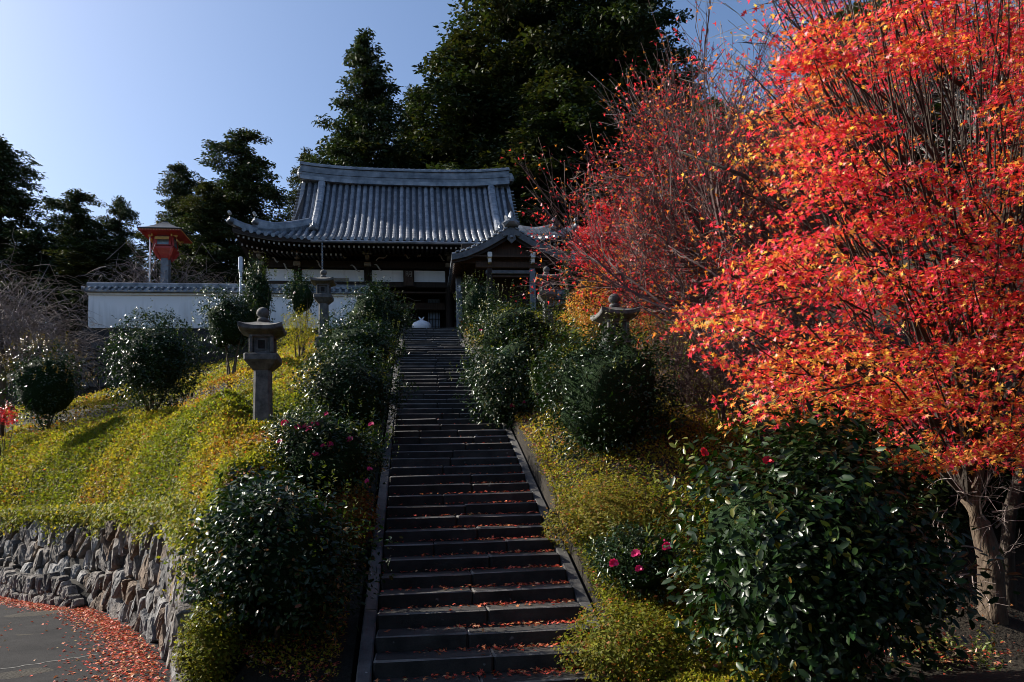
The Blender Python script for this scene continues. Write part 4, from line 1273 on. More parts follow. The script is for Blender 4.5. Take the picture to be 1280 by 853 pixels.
shrub_px('camellia_bush', 'tall camellia with exposed forked trunk between stone wall and staircase', 'bush', (232, 600, 455, 800), 8.9, 5200, .075, 102, base=at(345, 815, 8.8), singles=300, shoots=.02, lumps=.2, group=CAMG, stems=6, inner=.7, tint=(.03, (.16, .07, .02)))
shrub_px('camellia_bush', 'camellia covered in pink flowers below the lone lantern on the azalea slope', 'bush', (330, 518, 482, 632), 11.5, 4800, .06, 103, flowers=[(335, 577, 11), (328, 574, 11), (372, 535, 11), (382, 533, 11), (394, 531, 11), (408, 518, 11.1), (395, 569, 10.8), (356, 530, 11), (413, 556, 10.9), (404, 558, 10.9), (462, 587, 10.8), (459, 602, 10.8), (437, 550, 11), (464, 531, 11), (350, 552, 11), (386, 537, 10.9)], group=CAMG, stems=4, tint=(.08, (.13, .11, .03)), lumps=.2)
shrub_px('camellia_bush', 'rounded camellia hugging the stairs above the pink flowering one', 'bush', (372, 436, 503, 548), 15.5, 6200, .06, 104, group=CAMG, shoots=.03)
shrub_px('camellia_bush', 'dark camellia beside the stairs below the one at the entrance opening', 'bush', (398, 396, 500, 478), 19.5, 5200, .062, 105, group=CAMG, shoots=.05)
shrub_px('camellia_bush', 'dense round camellia partly covering the dark temple entrance at the stair head', 'bush', (424, 358, 510, 440), 24.5, 4200, .065, 106, group=CAMG, shoots=.05)
shrub_px('camellia_bush', 'ball-shaped camellia on bare stems in front of the white plaster wall', 'bush', (131, 390, 256, 510), 19.0, 6200, .062, 107, group=CAMG, base=ground_at(190, 522), shoots=.03, lumps=.09, stems=6, lobes=0)
shrub_px('camellia_bush', 'small pointed camellia with bronze new shoots beside the bare weeping tree', 'bush', (12, 432, 100, 534), 21.5, 3400, .065, 108, group=CAMG, base=ground_at(58, 541), shoots=.16, shootcol=(.2, .12, .03), lumps=.12)
shrub_px('camellia_bush', 'broad camellia behind the lone lantern in front of the plaster wall', 'bush', (252, 362, 322, 448), 24.0, 3600, .068, 109, group=CAMG, lumps=.22)
shrub_px('camellia_bush', 'narrow tall camellia rising above the wall coping under the roof corner', 'bush', (302, 330, 344, 420), 26.0, 1800, .07, 110, group=CAMG, lumps=.2, shoots=.1)
shrub_px('camellia_bush', 'slim camellia just behind the lantern by the yellow shrub', 'bush', (358, 344, 396, 400), 28.0, 1300, .07, 111, group=CAMG, lumps=.2, shoots=.1)
shrub_px('yellow_shrub', 'bright yellow-green feathery shrub beside the lantern before the plaster wall', 'shrub', (346, 388, 400, 440), 26.5, 3000, .05, 112, col=(.26, .24, .02), tmpl=T_QUAD, mat=M['aza_leaf'], lumps=.3, shoots=0, core=0)
shrub_px('camellia_bush', 'smooth domed camellia against the gate pillar under the porch eave', 'bush', (573, 350, 622, 414), 27.0, 2600, .068, 113, group=CAMG, lumps=.08, shoots=.05, lobes=5)
shrub_px('camellia_bush', 'mounded camellia beside the stairs below the porch posts', 'bush', (588, 376, 706, 466), 21.0, 6400, .066, 114, group=CAMG, lumps=.14, shoots=.06, tint=(.06, (.14, .12, .03)))
shrub_px('camellia_bush', 'camellia with a few red flowers leaning over the kerb midway up the stairs', 'bush', (588, 414, 712, 558), 17.0, 6800, .066, 115, group=CAMG, flowers=[(601, 413, 20), (673, 494, 16.3), (640, 508, 16.3), (655, 503, 16.3)], lumps=.16, shoots=.05, tint=(.05, (.14, .12, .03)))
shrub_px('camellia_bush', 'large round glossy camellia in front of the half hidden lantern', 'bush', (674, 404, 838, 594), 12.5, 8200, .062, 116, group=CAMG, lumps=.13, shoots=.05)
shrub_px('camellia_bush', 'little camellia with two pink blossoms in the azalea bank by the kerb', 'bush', (742, 655, 850, 745), 9.0, 2200, .055, 117, flowers=[(767, 705, 8.15), (799, 712, 8.1), (828, 676, 8.3), (833, 684, 8.3), (795, 693, 8.2)], group=CAMG, stems=3, lumps=.2)
shrub_px('camellia_bush', 'leafy camellia stems around the lantern below the porch gable', 'bush', (703, 318, 727, 400), 26.5, 1200, .068, 118, group=CAMG, lumps=.3, shoots=.15)
shrub_px('leafy_shrub', 'low shrub with pale leaves at the dark foot of the maple', 'shrub', (1105, 800, 1235, 870), 8.0, 1300, .06, 119, tmpl=T_CAM, col=(.10, .12, .03), lumps=.3, tint=(.2, (.3, .05, .03)), core=0)
shrub('azalea_mound', 'clipped yellow-green azalea mound against the end of the stone wall', 'bush', at(262, 815, 8.45), (.32, .45, .55), 4800, .042, 120, tmpl=T_QUAD, mat=M['aza_leaf'], col=(.16, .16, .02), lumps=.12, shoots=0)
shrub_px('azalea_mound', 'rounded azalea mound with scattered red leaves at the foot of the great camellia', 'bush', (700, 752, 870, 890), 8.0, 8500, .046, 121, tmpl=T_QUAD, mat=M['aza_leaf'], col=(.15, .15, .02), lumps=.06, shoots=0, tint=(.08, (.3, .1, .03)))
shrub_px('azalea_mound', 'flat-topped azalea mound beside the kerb below the round camellia', 'bush', (680, 598, 850, 720), 11.0, 13000, .048, 122, tmpl=T_QUAD, mat=M['aza_leaf'], col=(.16, .145, .022), lumps=.06, shoots=0, tint=(.12, (.3, .14, .03)))
shrub_px('azalea_mound', 'small azalea mound with rusty leaves between forked camellia and stairs', 'bush', (405, 610, 470, 690), 11.0, 3000, .048, 123, tmpl=T_QUAD, mat=M['aza_leaf'], col=(.2, .12, .03), lumps=.1, shoots=0, tint=(.25, (.3, .07, .03)))
for i_, (px_, py_, r_, h_, n_, lab_) in enumerate(((1180, 745, .85, .75, 2000, 'evergreen bush added to darken the hollow behind the maple trunk'), (1285, 730, .9, .8, 2000, 'evergreen bush added to darken the ground beyond the second dark trunk of the maple'), (1130, 660, 1.1, .95, 2300, 'evergreen bush added to darken the gap between the great camellia and the maple canopy'), (1240, 650, 1.2, .9, 2300, 'evergreen bush added to darken the slope above the hollow behind the trunk'), (1060, 600, 1.1, .8, 2000, 'evergreen bush added to darken the space behind the great camellia under the maple canopy'))):
    g_ = ground_at(px_, py_)  # added bushes, standing in for the deep shade under the maple
    if i_ < 2:
        g_ = at(px_, 600, 11.2); g_[2] = Tz(g_[0], g_[1])
    shrub('evergreen_bush', lab_, 'bush', g_ + np.array([0, 0, h_ * .7]), (r_, r_, h_), n_, .085, 140 + i_, base=g_, group='bushes added to darken the ground under the maple', shoots=0, lumps=.25)
# autumn shrubs near the porch
shrub_px('red_maple_shrub', 'vivid crimson little maple beside the porch roof corner', 'shrub', (718, 252, 792, 348), 20.5, 4600, .062, 130, col=(.5, .018, .03), tmpl=T_LOBE, mat=M['maple'], lumps=.3, shoots=0, upright=.4, core=0)
shrub_px('red_maple_shrub', 'dull red thicket maple behind the half hidden lantern', 'shrub', (735, 312, 850, 400), 22.0, 2600, .07, 131, col=(.36, .03, .03), tmpl=T_LOBE, mat=M['maple'], lumps=.35, shoots=0, inner=.9, core=0)
shrub_px('orange_shrub', 'orange and yellow autumn shrub between lantern and porch', 'shrub', (706, 345, 775, 428), 19.0, 4200, .05, 132, col=(.45, .17, .03), tmpl=T_QUAD, mat=M['maple'], lumps=.28, shoots=0, tint=(.35, (.42, .28, .05)), core=0)
shrub_px('orange_shrub', 'mixed green and orange shrub beside the half hidden lantern', 'shrub', (770, 385, 850, 470), 16.0, 3200, .05, 133, col=(.16, .12, .03), tmpl=T_QUAD, mat=M['maple'], lumps=.28, shoots=0, tint=(.35, (.4, .12, .03)), core=0)
shrub_px('red_maple_shrub', 'low crimson shrub beside the pointed camellia at the wall', 'shrub', (-8, 505, 22, 532), 24, 500, .06, 134, col=(.45, .02, .03), tmpl=T_LOBE, mat=M['maple'], shoots=0, core=0)

# ------------------------------------------------------------------ fallen leaves
def fallen():
    rng = np.random.default_rng(17)
    P = []
    pl, um, cum = path_placer(WALL[1:8], 0)
    n = 8500
    us = rng.uniform(size=n) * um * .93
    w_ = np.interp(us, cum, [1.0, 1.0, .95, .7, .55, .6, .6]) * 1.0
    out = np.abs(rng.normal(0, .42, n)) * w_ + rng.uniform(0, .25, n)
    out = np.where(us > cum[4] - .4, out + .32, out)
    for u, o_ in zip(us, out):
        q = pl(u, 0, o_); P.append((q[0], q[1], .006 + rng.uniform(0, .035) * math.exp(-o_ * 2)))
    for k in range(260):  # strays on the asphalt
        q = pl(rng.uniform(0, um), 0, rng.uniform(.6, 3.6)); P.append((q[0], q[1], .008))
    for i in range(30):   # stair treads: thick to the east, drifting against the riser behind
        m = int(210 * max(.06, 1 - i / 17))
        x = SX1 - np.abs(rng.normal(0, 1.0, m)) - .03; x = np.where(x < SX0, rng.uniform(SX0, SX1, m), x)
        y = Y0 + (i + 1) * TREAD - .03 - np.abs(rng.normal(0, .13, m))
        y = np.maximum(y, Y0 + i * TREAD + .03)
        for a, b in zip(x, y): P.append((a, b, (i + 1) * RISE + .012 + rng.uniform(0, .02)))
    for k in range(1500):
        x = rng.uniform(SX1 - 1.4, SX1); P.append((x, rng.uniform(7.0, 7.6), .01 + rng.uniform(0, .02)))
    P = np.array(P); n = len(P)
    fr = frames(np.array([0, 0, 1.0]) + rng.normal(0, .35, (n, 3)), rng)
    c = jitter(np.where(rng.uniform(size=(n, 1)) < .62, [.46, .06, .03], np.where(rng.uniform(size=(n, 1)) < .75, [.5, .15, .05], [.5, .3, .15])), n, rng, .15, .4)
    me = leaf_mesh('fallen_leaves', P, fr, rng.uniform(.026, .05, n), T_STAR, c, M['litter'])
    tag(link('fallen_leaves', me), 'fallen red maple leaves drifted along the wall foot and on the steps', 'leaf litter', kind='stuff')
    # leaf litter over the banks
    n = 12000
    q = np.concatenate([np.stack([rng.uniform(2.1, 6, n // 3), rng.uniform(7.2, 16, n // 3)], 1), np.stack([rng.uniform(-2.6, -.85, n // 3), rng.uniform(7.8, 13, n // 3)], 1), np.stack([rng.uniform(4, 11, n // 3), rng.uniform(7, 20, n // 3)], 1)])
    z = T(q[:, 0], q[:, 1]) + np.where(q[:, 0] < 0, .10, hedge_h(q[:, 0], q[:, 1]) * .9) + .02
    P = np.stack([q[:, 0], q[:, 1], z], 1); n = len(P)
    fr = frames(np.array([0, 0, 1.0]) + rng.normal(0, .5, (n, 3)), rng)
    c = jitter(np.where(rng.uniform(size=(n, 1)) < .45, [.34, .05, .03], np.where(rng.uniform(size=(n, 1)) < .6, [.38, .15, .05], [.4, .28, .16])), n, rng, .15, .4)
    me = leaf_mesh('bank_leaf_litter', P, fr, rng.uniform(.026, .05, n), T_LOBE, c, M['litter'])
    tag(link('bank_leaf_litter', me), 'dry maple leaves caught in the planting on both banks', 'leaf litter', kind='stuff')
fallen()

# ------------------------------------------------------------------ conifers behind the temple
CON = []
def conifer_proto(seed, pw, gap, crown0=.08, H=20.0, rad=4.2, nleaf=78000, leaf=.215):
    rng = np.random.default_rng(seed)
    trunk = MB().tube([(0, 0, -.3 + H * f) for f in (0, .25, .5, .75, .985)], [.36, .3, .22, .12, .02], 7).mesh('trunk', M['darkbark'], smooth=True)
    nb = 210
    cl, cr_, cd_ = [], [], []
    limbs = MB()
    for i in range(nb):
        f = crown0 + (1 - crown0) * ((i + rng.uniform()) / nb) ** .9
        az = rng.uniform(0, 2 * math.pi)
        g = (1 - f) / (1 - crown0)
        prof = (g ** pw) * (1 - .3 * max(0, g - .75) / .25) + .03
        L = rad * prof * (1 + gap * math.sin(az * 2.0 + f * 19 + seed) * rng.uniform(.4, 1) + rng.uniform(-.28, .18))
        zc = H * f
        dirv = np.array([math.cos(az), math.sin(az), 0])
        m = max(1, int(L / .55))
        if i % 2 == 0: limbs.tube([(0, 0, zc - .2), (dirv[0] * L * .5, dirv[1] * L * .5, zc + .08 * L), (dirv[0] * L * .95, dirv[1] * L * .95, zc - .06 * L)], [.07, .05, .015], 4)
        for k in range(m + 1):
            u = .22 + .78 * (k + rng.uniform(-.3, .3)) / m
            side = np.array([-dirv[1], dirv[0], 0]) * rng.normal(0, .22) * L * u
            p = np.array([0, 0, zc]) + dirv * L * u + side + np.array([0, 0, .2 * L * math.sin(u * 2.2) - .2 * L * u * u]) + rng.normal(0, .12, 3)
            cl.append(p); cr_.append(rng.uniform(.34, .66) * (.5 + .5 * min(1, L / 1.5))); cd_.append(dirv)
    for k in range(10):
        cl.append(np.array([rng.normal(0, .1), rng.normal(0, .1), H * (.95 + .055 * k / 10)])); cr_.append(.22); cd_.append(np.array([0, 0, 1.]))
    cl = np.array(cl); cr_ = np.array(cr_); cd_ = np.array(cd_)
    wgt = cr_ ** 2; idx = rng.choice(len(cl), nleaf, p=wgt / wgt.sum())
    d = lump_dirs(rng, nleaf); rr = rng.uniform(size=nleaf) ** .5
    P = cl[idx] + d * np.array([1, 1, .42]) * (cr_[idx] * rr)[:, None]
    P[:, 2] -= .25 * ((P - cl[idx])[:, :2] ** 2).sum(1)
    fr = frames(d * .35 + np.array([0, 0, .75]) + rng.normal(size=(nleaf, 3)) * .42, rng, cd_[idx] * .8 + d * .8 + np.array([0, 0, -.35]))
    tone = np.where((sn(cl, .7, seed)[idx] + rng.normal(0, .3, nleaf) > .5)[:, None], [.060, .064, .018], [.034, .050, .019])
    c = jitter(tone, nleaf, rng, .15, .35)
    crown = leaf_mesh('crown', P, fr, leaf * rng.uniform(.55, 1.35, nleaf), T_SPRAY, c, M['conifer'])
    return trunk, limbs.mesh('limb_wood', M['darkbark']), crown
for sd_, pw_, gp_ in ((501, .62, .25), (502, .52, .45), (503, .72, .3), (504, .45, .4)):
    CON.append(conifer_proto(sd_, pw_, gp_))
def conifer_px(label, px, ptop, Y, wpx, seed, tone=None, pw=.6, gap=.3, nleaf=0):
    t = at(px, ptop, Y); m = np.linalg.norm(at(px + wpx / 2, ptop, Y) - t) * 1.42
    z0 = Tz(t[0], Y)
    root = thing('conifer_tree', label, 'tree', (t[0], Y, z0), 'conifers behind the temple')
    k = 1 if gap > .45 else (3 if pw < .5 else (2 if seed % 3 == 0 else 0))
    for nm, me in zip(('trunk', 'limb_wood', 'crown'), CON[k]):
        o = link(nm, me, root)
    H = t[2] - z0
    root.scale = (m / 4.2, m / 4.2, H / 20.0)
    root.rotation_euler = (0, 0, seed * 1.7)
    return root
OLIVE = (.045, .048, .014)
conifer_px('solitary cypress with ragged tip standing clear of the big grove beside the roof ridge', 455, 44, 54, 138, 201, nleaf=16000, pw=.6, tone=(.026, .042, .018))
conifer_px('broad olive-tinted cypress directly behind the temple ridge', 585, 40, 56, 200, 202, nleaf=26000, pw=.55, tone=OLIVE)
conifer_px('tallest dark cypress of the grove directly behind the temple', 640, -120, 62, 210, 203, nleaf=26000, pw=.6, tone=(.03, .042, .016))
conifer_px('tall shadowed cypress with thin see-through crown above the porch', 735, -80, 58, 170, 204, nleaf=24000, pw=.55, gap=.5)
conifer_px('dark cypress at the edge of the grove next to the red maples', 800, -30, 60, 130, 205, nleaf=18000, pw=.6, gap=.5)
conifer_px('stout dark cypress filling the grove behind the porch roof', 700, 90, 50, 190, 206, nleaf=24000, pw=.5)
conifer_px('low cypress between the solitary one and the grove', 520, 110, 60, 110, 207, nleaf=14000, pw=.6, tone=(.025, .04, .02))
conifer_px('airy cypress with sky showing through beside the roof corner', 302, 165, 50, 120, 208, nleaf=11000, pw=.5, gap=.6)
conifer_px('slender cypress half hidden between roof corner and airy neighbour', 382, 188, 58, 70, 209, nleaf=9000, pw=.6)
conifer_px('thin ragged cypress behind the red lantern', 228, 207, 52, 85, 210, nleaf=8500, pw=.55, gap=.6)
conifer_px('bushy cypress right behind the red lantern roof'.replace('right ', ''), 262, 228, 48, 105, 211, nleaf=12000, pw=.5, tone=(.035, .042, .016))
conifer_px('low wide dark conifer standing between two others beyond the weeping tree', 95, 240, 54, 110, 212, nleaf=13000, pw=.5, gap=.5)
conifer_px('small dark conifer next to the red lantern beyond the wall end', 150, 248, 56, 75, 213, nleaf=9500, pw=.5, gap=.5)
conifer_px('tall dark conifer towering over the bare weeping tree', 2, 175, 50, 130, 214, nleaf=14000, pw=.6, gap=.5)
conifer_px('brownish low conifer beneath the tall one beyond the weeping tree', 48, 290, 48, 120, 215, nleaf=12000, pw=.45, tone=(.03, .034, .014))
conifer_px('dense low conifer closing the gap beyond the end of the plaster wall', 130, 305, 47, 130, 216, nleaf=12000, pw=.4)
conifer_px('dark evergreen on the hillside behind the sparse maple', 890, 130, 46, 190, 217, nleaf=20000, pw=.5, tone=(.03, .036, .014))
conifer_px('dark evergreen high on the hillside behind the great maple', 1080, 10, 44, 240, 218, nleaf=20000, pw=.5, tone=(.03, .036, .014))
conifer_px('evergreen at the upper end of the hillside behind the great maple crown', 1280, 20, 42, 260, 219, nleaf=18000, pw=.5, tone=(.03, .036, .014))

for i_, (x_, y_, H_, r_, lab_) in enumerate(((-9, -14, 19, 4.6, 'added cypress out of view, cutting the skylight, first of the row'), (-1, -16, 21, 5.0, 'added cypress out of view, cutting the skylight, second of the row'), (7, -15, 20, 4.8, 'added cypress out of view, cutting the skylight, third of the row'), (15, -11, 21, 5.0, 'added cypress out of view, cutting the skylight, fourth of the row'), (21, -3, 20, 5.0, 'added cypress out of view, cutting the skylight, fifth of the row'), (24, 6, 20, 4.8, 'added cypress out of view, cutting the skylight, last of the row'))):  # added trees out of view, placed to cut skylight on camera-facing surfaces
    root = thing('conifer_tree', lab_, 'tree', (x_, y_, Tz(x_, y_)), 'added out-of-view conifers cutting the skylight')
    for nm, me in zip(('trunk', 'limb_wood', 'crown'), CON[(i_ + 1) % 4]):
        link(nm, me, root)
    root.scale = (r_ / 4.2, r_ / 4.2, H_ / 20.0); root.rotation_euler = (0, 0, i_ * 1.3)
# ------------------------------------------------------------------ bare trees
def grow(m, p, d, L, r, depth, rng, tips=None, spread=.5, droop=0.0, up=0.0, kids=(2, 4), minr=.004):
    n = 3 if depth > 0 else 2
    pts = [np.array(p)]; dd = np.array(d)
    for k in range(n):
        dd = dd + rng.normal(0, .14, 3) + np.array([0, 0, up - droop * (k + 1) / n]); dd /= np.linalg.norm(dd)
        pts.append(pts[-1] + dd * L / n)
    m.tube(pts, [max(minr, r * (1 - .4 * k / n)) for k in range(n + 1)], 4 if r > .035 else 3, caps=False)
    if depth == 0:
        if tips is not None: tips.append((pts[-1], dd)); tips.append((pts[-2], dd))
        return
    for j in range(rng.integers(kids[0], kids[1] + 1)):
        f = rng.uniform(.35, 1.0); i = min(int(f * n), n - 1); q = pts[i] + (pts[i + 1] - pts[i]) * (f * n - i)
        nd = dd + rng.normal(0, spread, 3); nd /= np.linalg.norm(nd)
        grow(m, q, nd, L * rng.uniform(.55, .85), r * .55, depth - 1, rng, tips, spread, droop, up, kids, minr)
    nd = dd + rng.normal(0, spread * .4, 3); nd /= np.linalg.norm(nd)
    grow(m, pts[-1], nd, L * .75, r * .6, depth - 1, rng, tips, spread, droop, up, kids, minr)
def weeping(label, base, H, Rr, nt_, seed, mat='twig', thick=.012):
    rng = np.random.default_rng(seed)
    base = np.array(base, float)
    root = thing('weeping_tree', label, 'tree', base)
    m = MB(); m.tube([base - [0, 0, .3], base + [.1, 0, H * .3], base + [-.1, 0, H * .6]], [.2, .15, .1], 8); m.build('trunk', M['bark'], root, True)
    m = MB()
    for i in range(14):
        az = rng.uniform(0, 6.283); e = base + np.array([Rr * .6 * math.cos(az), Rr * .6 * math.sin(az), H * rng.uniform(.75, 1.0)])
        s0 = base + [0, 0, H * .55]
        m.tube([s0, s0 + (e - s0) * .5 + rng.normal(0, .2, 3), e, e + [math.cos(az) * Rr * .25, math.sin(az) * Rr * .25, -.2 * H]], [.03, .022, .014, .007], 4, caps=False)
    for i in range(nt_):
        az = rng.uniform(0, 6.283); ph = rng.uniform() ** .6
        f = rng.uniform(.55, 1.0)
        q = base + np.array([Rr * f * ph * math.cos(az), Rr * f * ph * math.sin(az), H * (.18 + f * .8 * math.sqrt(max(0, 1 - ph * ph * .85)) * rng.uniform(.45, 1.0))])
        v = np.array([math.cos(az), math.sin(az), .6]) * .6 + rng.normal(0, .5, 3)
        L = rng.uniform(.7, 1.9); pts = [q]
        for k in range(5):
            v = v / np.linalg.norm(v); q = q + v * L / 5; pts.append(q)
            v = v + rng.normal(0, .22, 3) + np.array([0, 0, -.34])
        m.tube(pts, [thick * (1 - .75 * k / 5) for k in range(6)], 3, caps=False)
    m.build('branches', M[mat], root)
    return root
def bare(label, base, H, seed, stems=3, depth=4, mat='twig', r=.06, name='bare_tree', spread=.45, up=.05, leaves=0, leafcol=(.56, .035, .045), leaf=.05, tilt=(0, 0), kids=(2, 4), group=None, droop=0, cat='tree', minr=.004):
    rng = np.random.default_rng(seed)
    base = np.array(base, float)
    root = thing(name, label, cat, base, group)
    tips = []; mt = MB(); mb_ = MB()
    for i in range(stems):
        d = np.array([tilt[0] + rng.normal(0, .32), tilt[1] + rng.normal(0, .32), 1.0]); d /= np.linalg.norm(d)
        b0 = base + [rng.uniform(-.15, .15), rng.uniform(-.15, .15), -.2]
        mid = b0 + d * H * .32
        mt.tube([b0, (b0 + mid) / 2 + rng.normal(0, .04, 3), mid], [r, r * .85, r * .7], 7)
        for j in range(4):
            nd = d + rng.normal(0, spread, 3); nd /= np.linalg.norm(nd)
            grow(mb_, b0 + (mid - b0) * rng.uniform(.6, 1), nd, H * .26, r * .55, depth, rng, tips, spread, droop, up, kids, minr)
    mt.build('trunk', M['bark'], root, True)
    mb_.build('branches', M[mat], root)
    if leaves and tips:
        tp = np.array([t[0] for t in tips]); k = rng.integers(0, len(tp), leaves)
        P = tp[k] + rng.normal(0, .07, (leaves, 3))
        fr = frames(rng.normal(size=(leaves, 3)) * .6 + [0, -.3, .6], rng, np.array([0, 0, -.4]))
        c = jitter(np.where(rng.uniform(size=(leaves, 1)) < .3, np.array([.5, .17, .03]), np.array(leafcol)), leaves, rng, .15, .35)
        link('leaves_cloud', leaf_mesh('foliage', P, fr, leaf * rng.uniform(.7, 1.3, leaves), T_LOBE, c, M['maple'], root.location), root).name = 'foliage'
    return root
g = ground_at(40, 520, 24, 34); 
weeping('bare grey weeping tree with a tangle of drooping twigs beyond the wall end', (at(0, 440, 30)[0], 30, 5.0), 6.8, 3.3, 2300, 301)
weeping('bare weeping tree spreading behind the plaster wall around the red lantern', (at(212, 400, 44.5)[0], 44.5, ZT), 6.6, 4.8, 1800, 302, thick=.016)
# sparse maples and twiggy shrubs on the east slope
bt = at(985, 500, 15.5)
bare('nearly leafless maple with dark arching branches and few red leaves behind the lantern', (bt[0] + .6, 15.5, Tz(bt[0] + .6, 15.5)), 8.2, 311, stems=4, depth=4, mat='redtwig', r=.10, spread=.5, up=.03, leaves=15000, leaf=.062, tilt=(-.3, -.05), kids=(3, 4), minr=.005)
bt = at(1010, 480, 13.0)
bare('slender leafless maple reaching high with a scatter of red leaves at the crown edge', (bt[0], 13.0, Tz(bt[0], 13.0)), 8.4, 313, stems=2, depth=4, mat='redtwig', r=.07, spread=.34, up=.06, leaves=4200, leaf=.055, tilt=(-.06, 0), kids=(2, 4), minr=.004)
bt = at(905, 420, 19.0)
bare('nearly leafless maple in thin scarlet leaf beside the porch and crimson shrub', (bt[0], 19.0, Tz(bt[0], 19.0)), 5.6, 312, stems=4, depth=4, mat='redtwig', r=.07, spread=.5, up=.04, leaves=13000, leaf=.065, tilt=(-.12, 0), kids=(3, 4), minr=.006)
for i, (px, py, Y, H, lab) in enumerate(((900, 500, 13.0, 2.6, 'leafless reddish twig shrub behind the great camellia'), (965, 470, 15.0, 3.0, 'leafless grey twig shrub under the maple fringe'), (860, 470, 14.5, 2.6, 'leafless twig shrub beside the half hidden lantern'), (1030, 480, 13.5, 3.0, 'leafless brown twig shrub behind the maple leaves'))):
    b = at(px, py, Y)
    bare(lab, (b[0], Y, Tz(b[0], Y)), H, 320 + i, stems=7, depth=3, mat='redtwig' if i != 1 else 'twig', r=.022, name='twig_shrub', spread=.6, up=.0, cat='shrub', kids=(2, 4), minr=.004)
for i, (px, Y, H, lab) in enumerate(((1090, 24, 13, 'grey leafless tree on the hillside beside the evergreen'), (1170, 22, 12, 'grey leafless tree showing through the gap in the maple crown'), (1250, 25, 14, 'grey leafless tree on the hillside at the maple crown edge'), (1030, 26, 11, 'grey leafless tree behind the nearly leafless maple'), (960, 28, 7, 'grey leafless tree below the dark hillside evergreen'), (1320, 20, 12, 'grey leafless tree high up beside the great maple'))):
    b = at(px, 300, Y)
    bare(lab, (b[0], Y, Tz(b[0], Y)), H, 340 + i, stems=3, depth=3, r=.09, spread=.45, up=.06, mat='hilltwig', kids=(2, 3), group='leafless trees on the hillside', minr=.010)

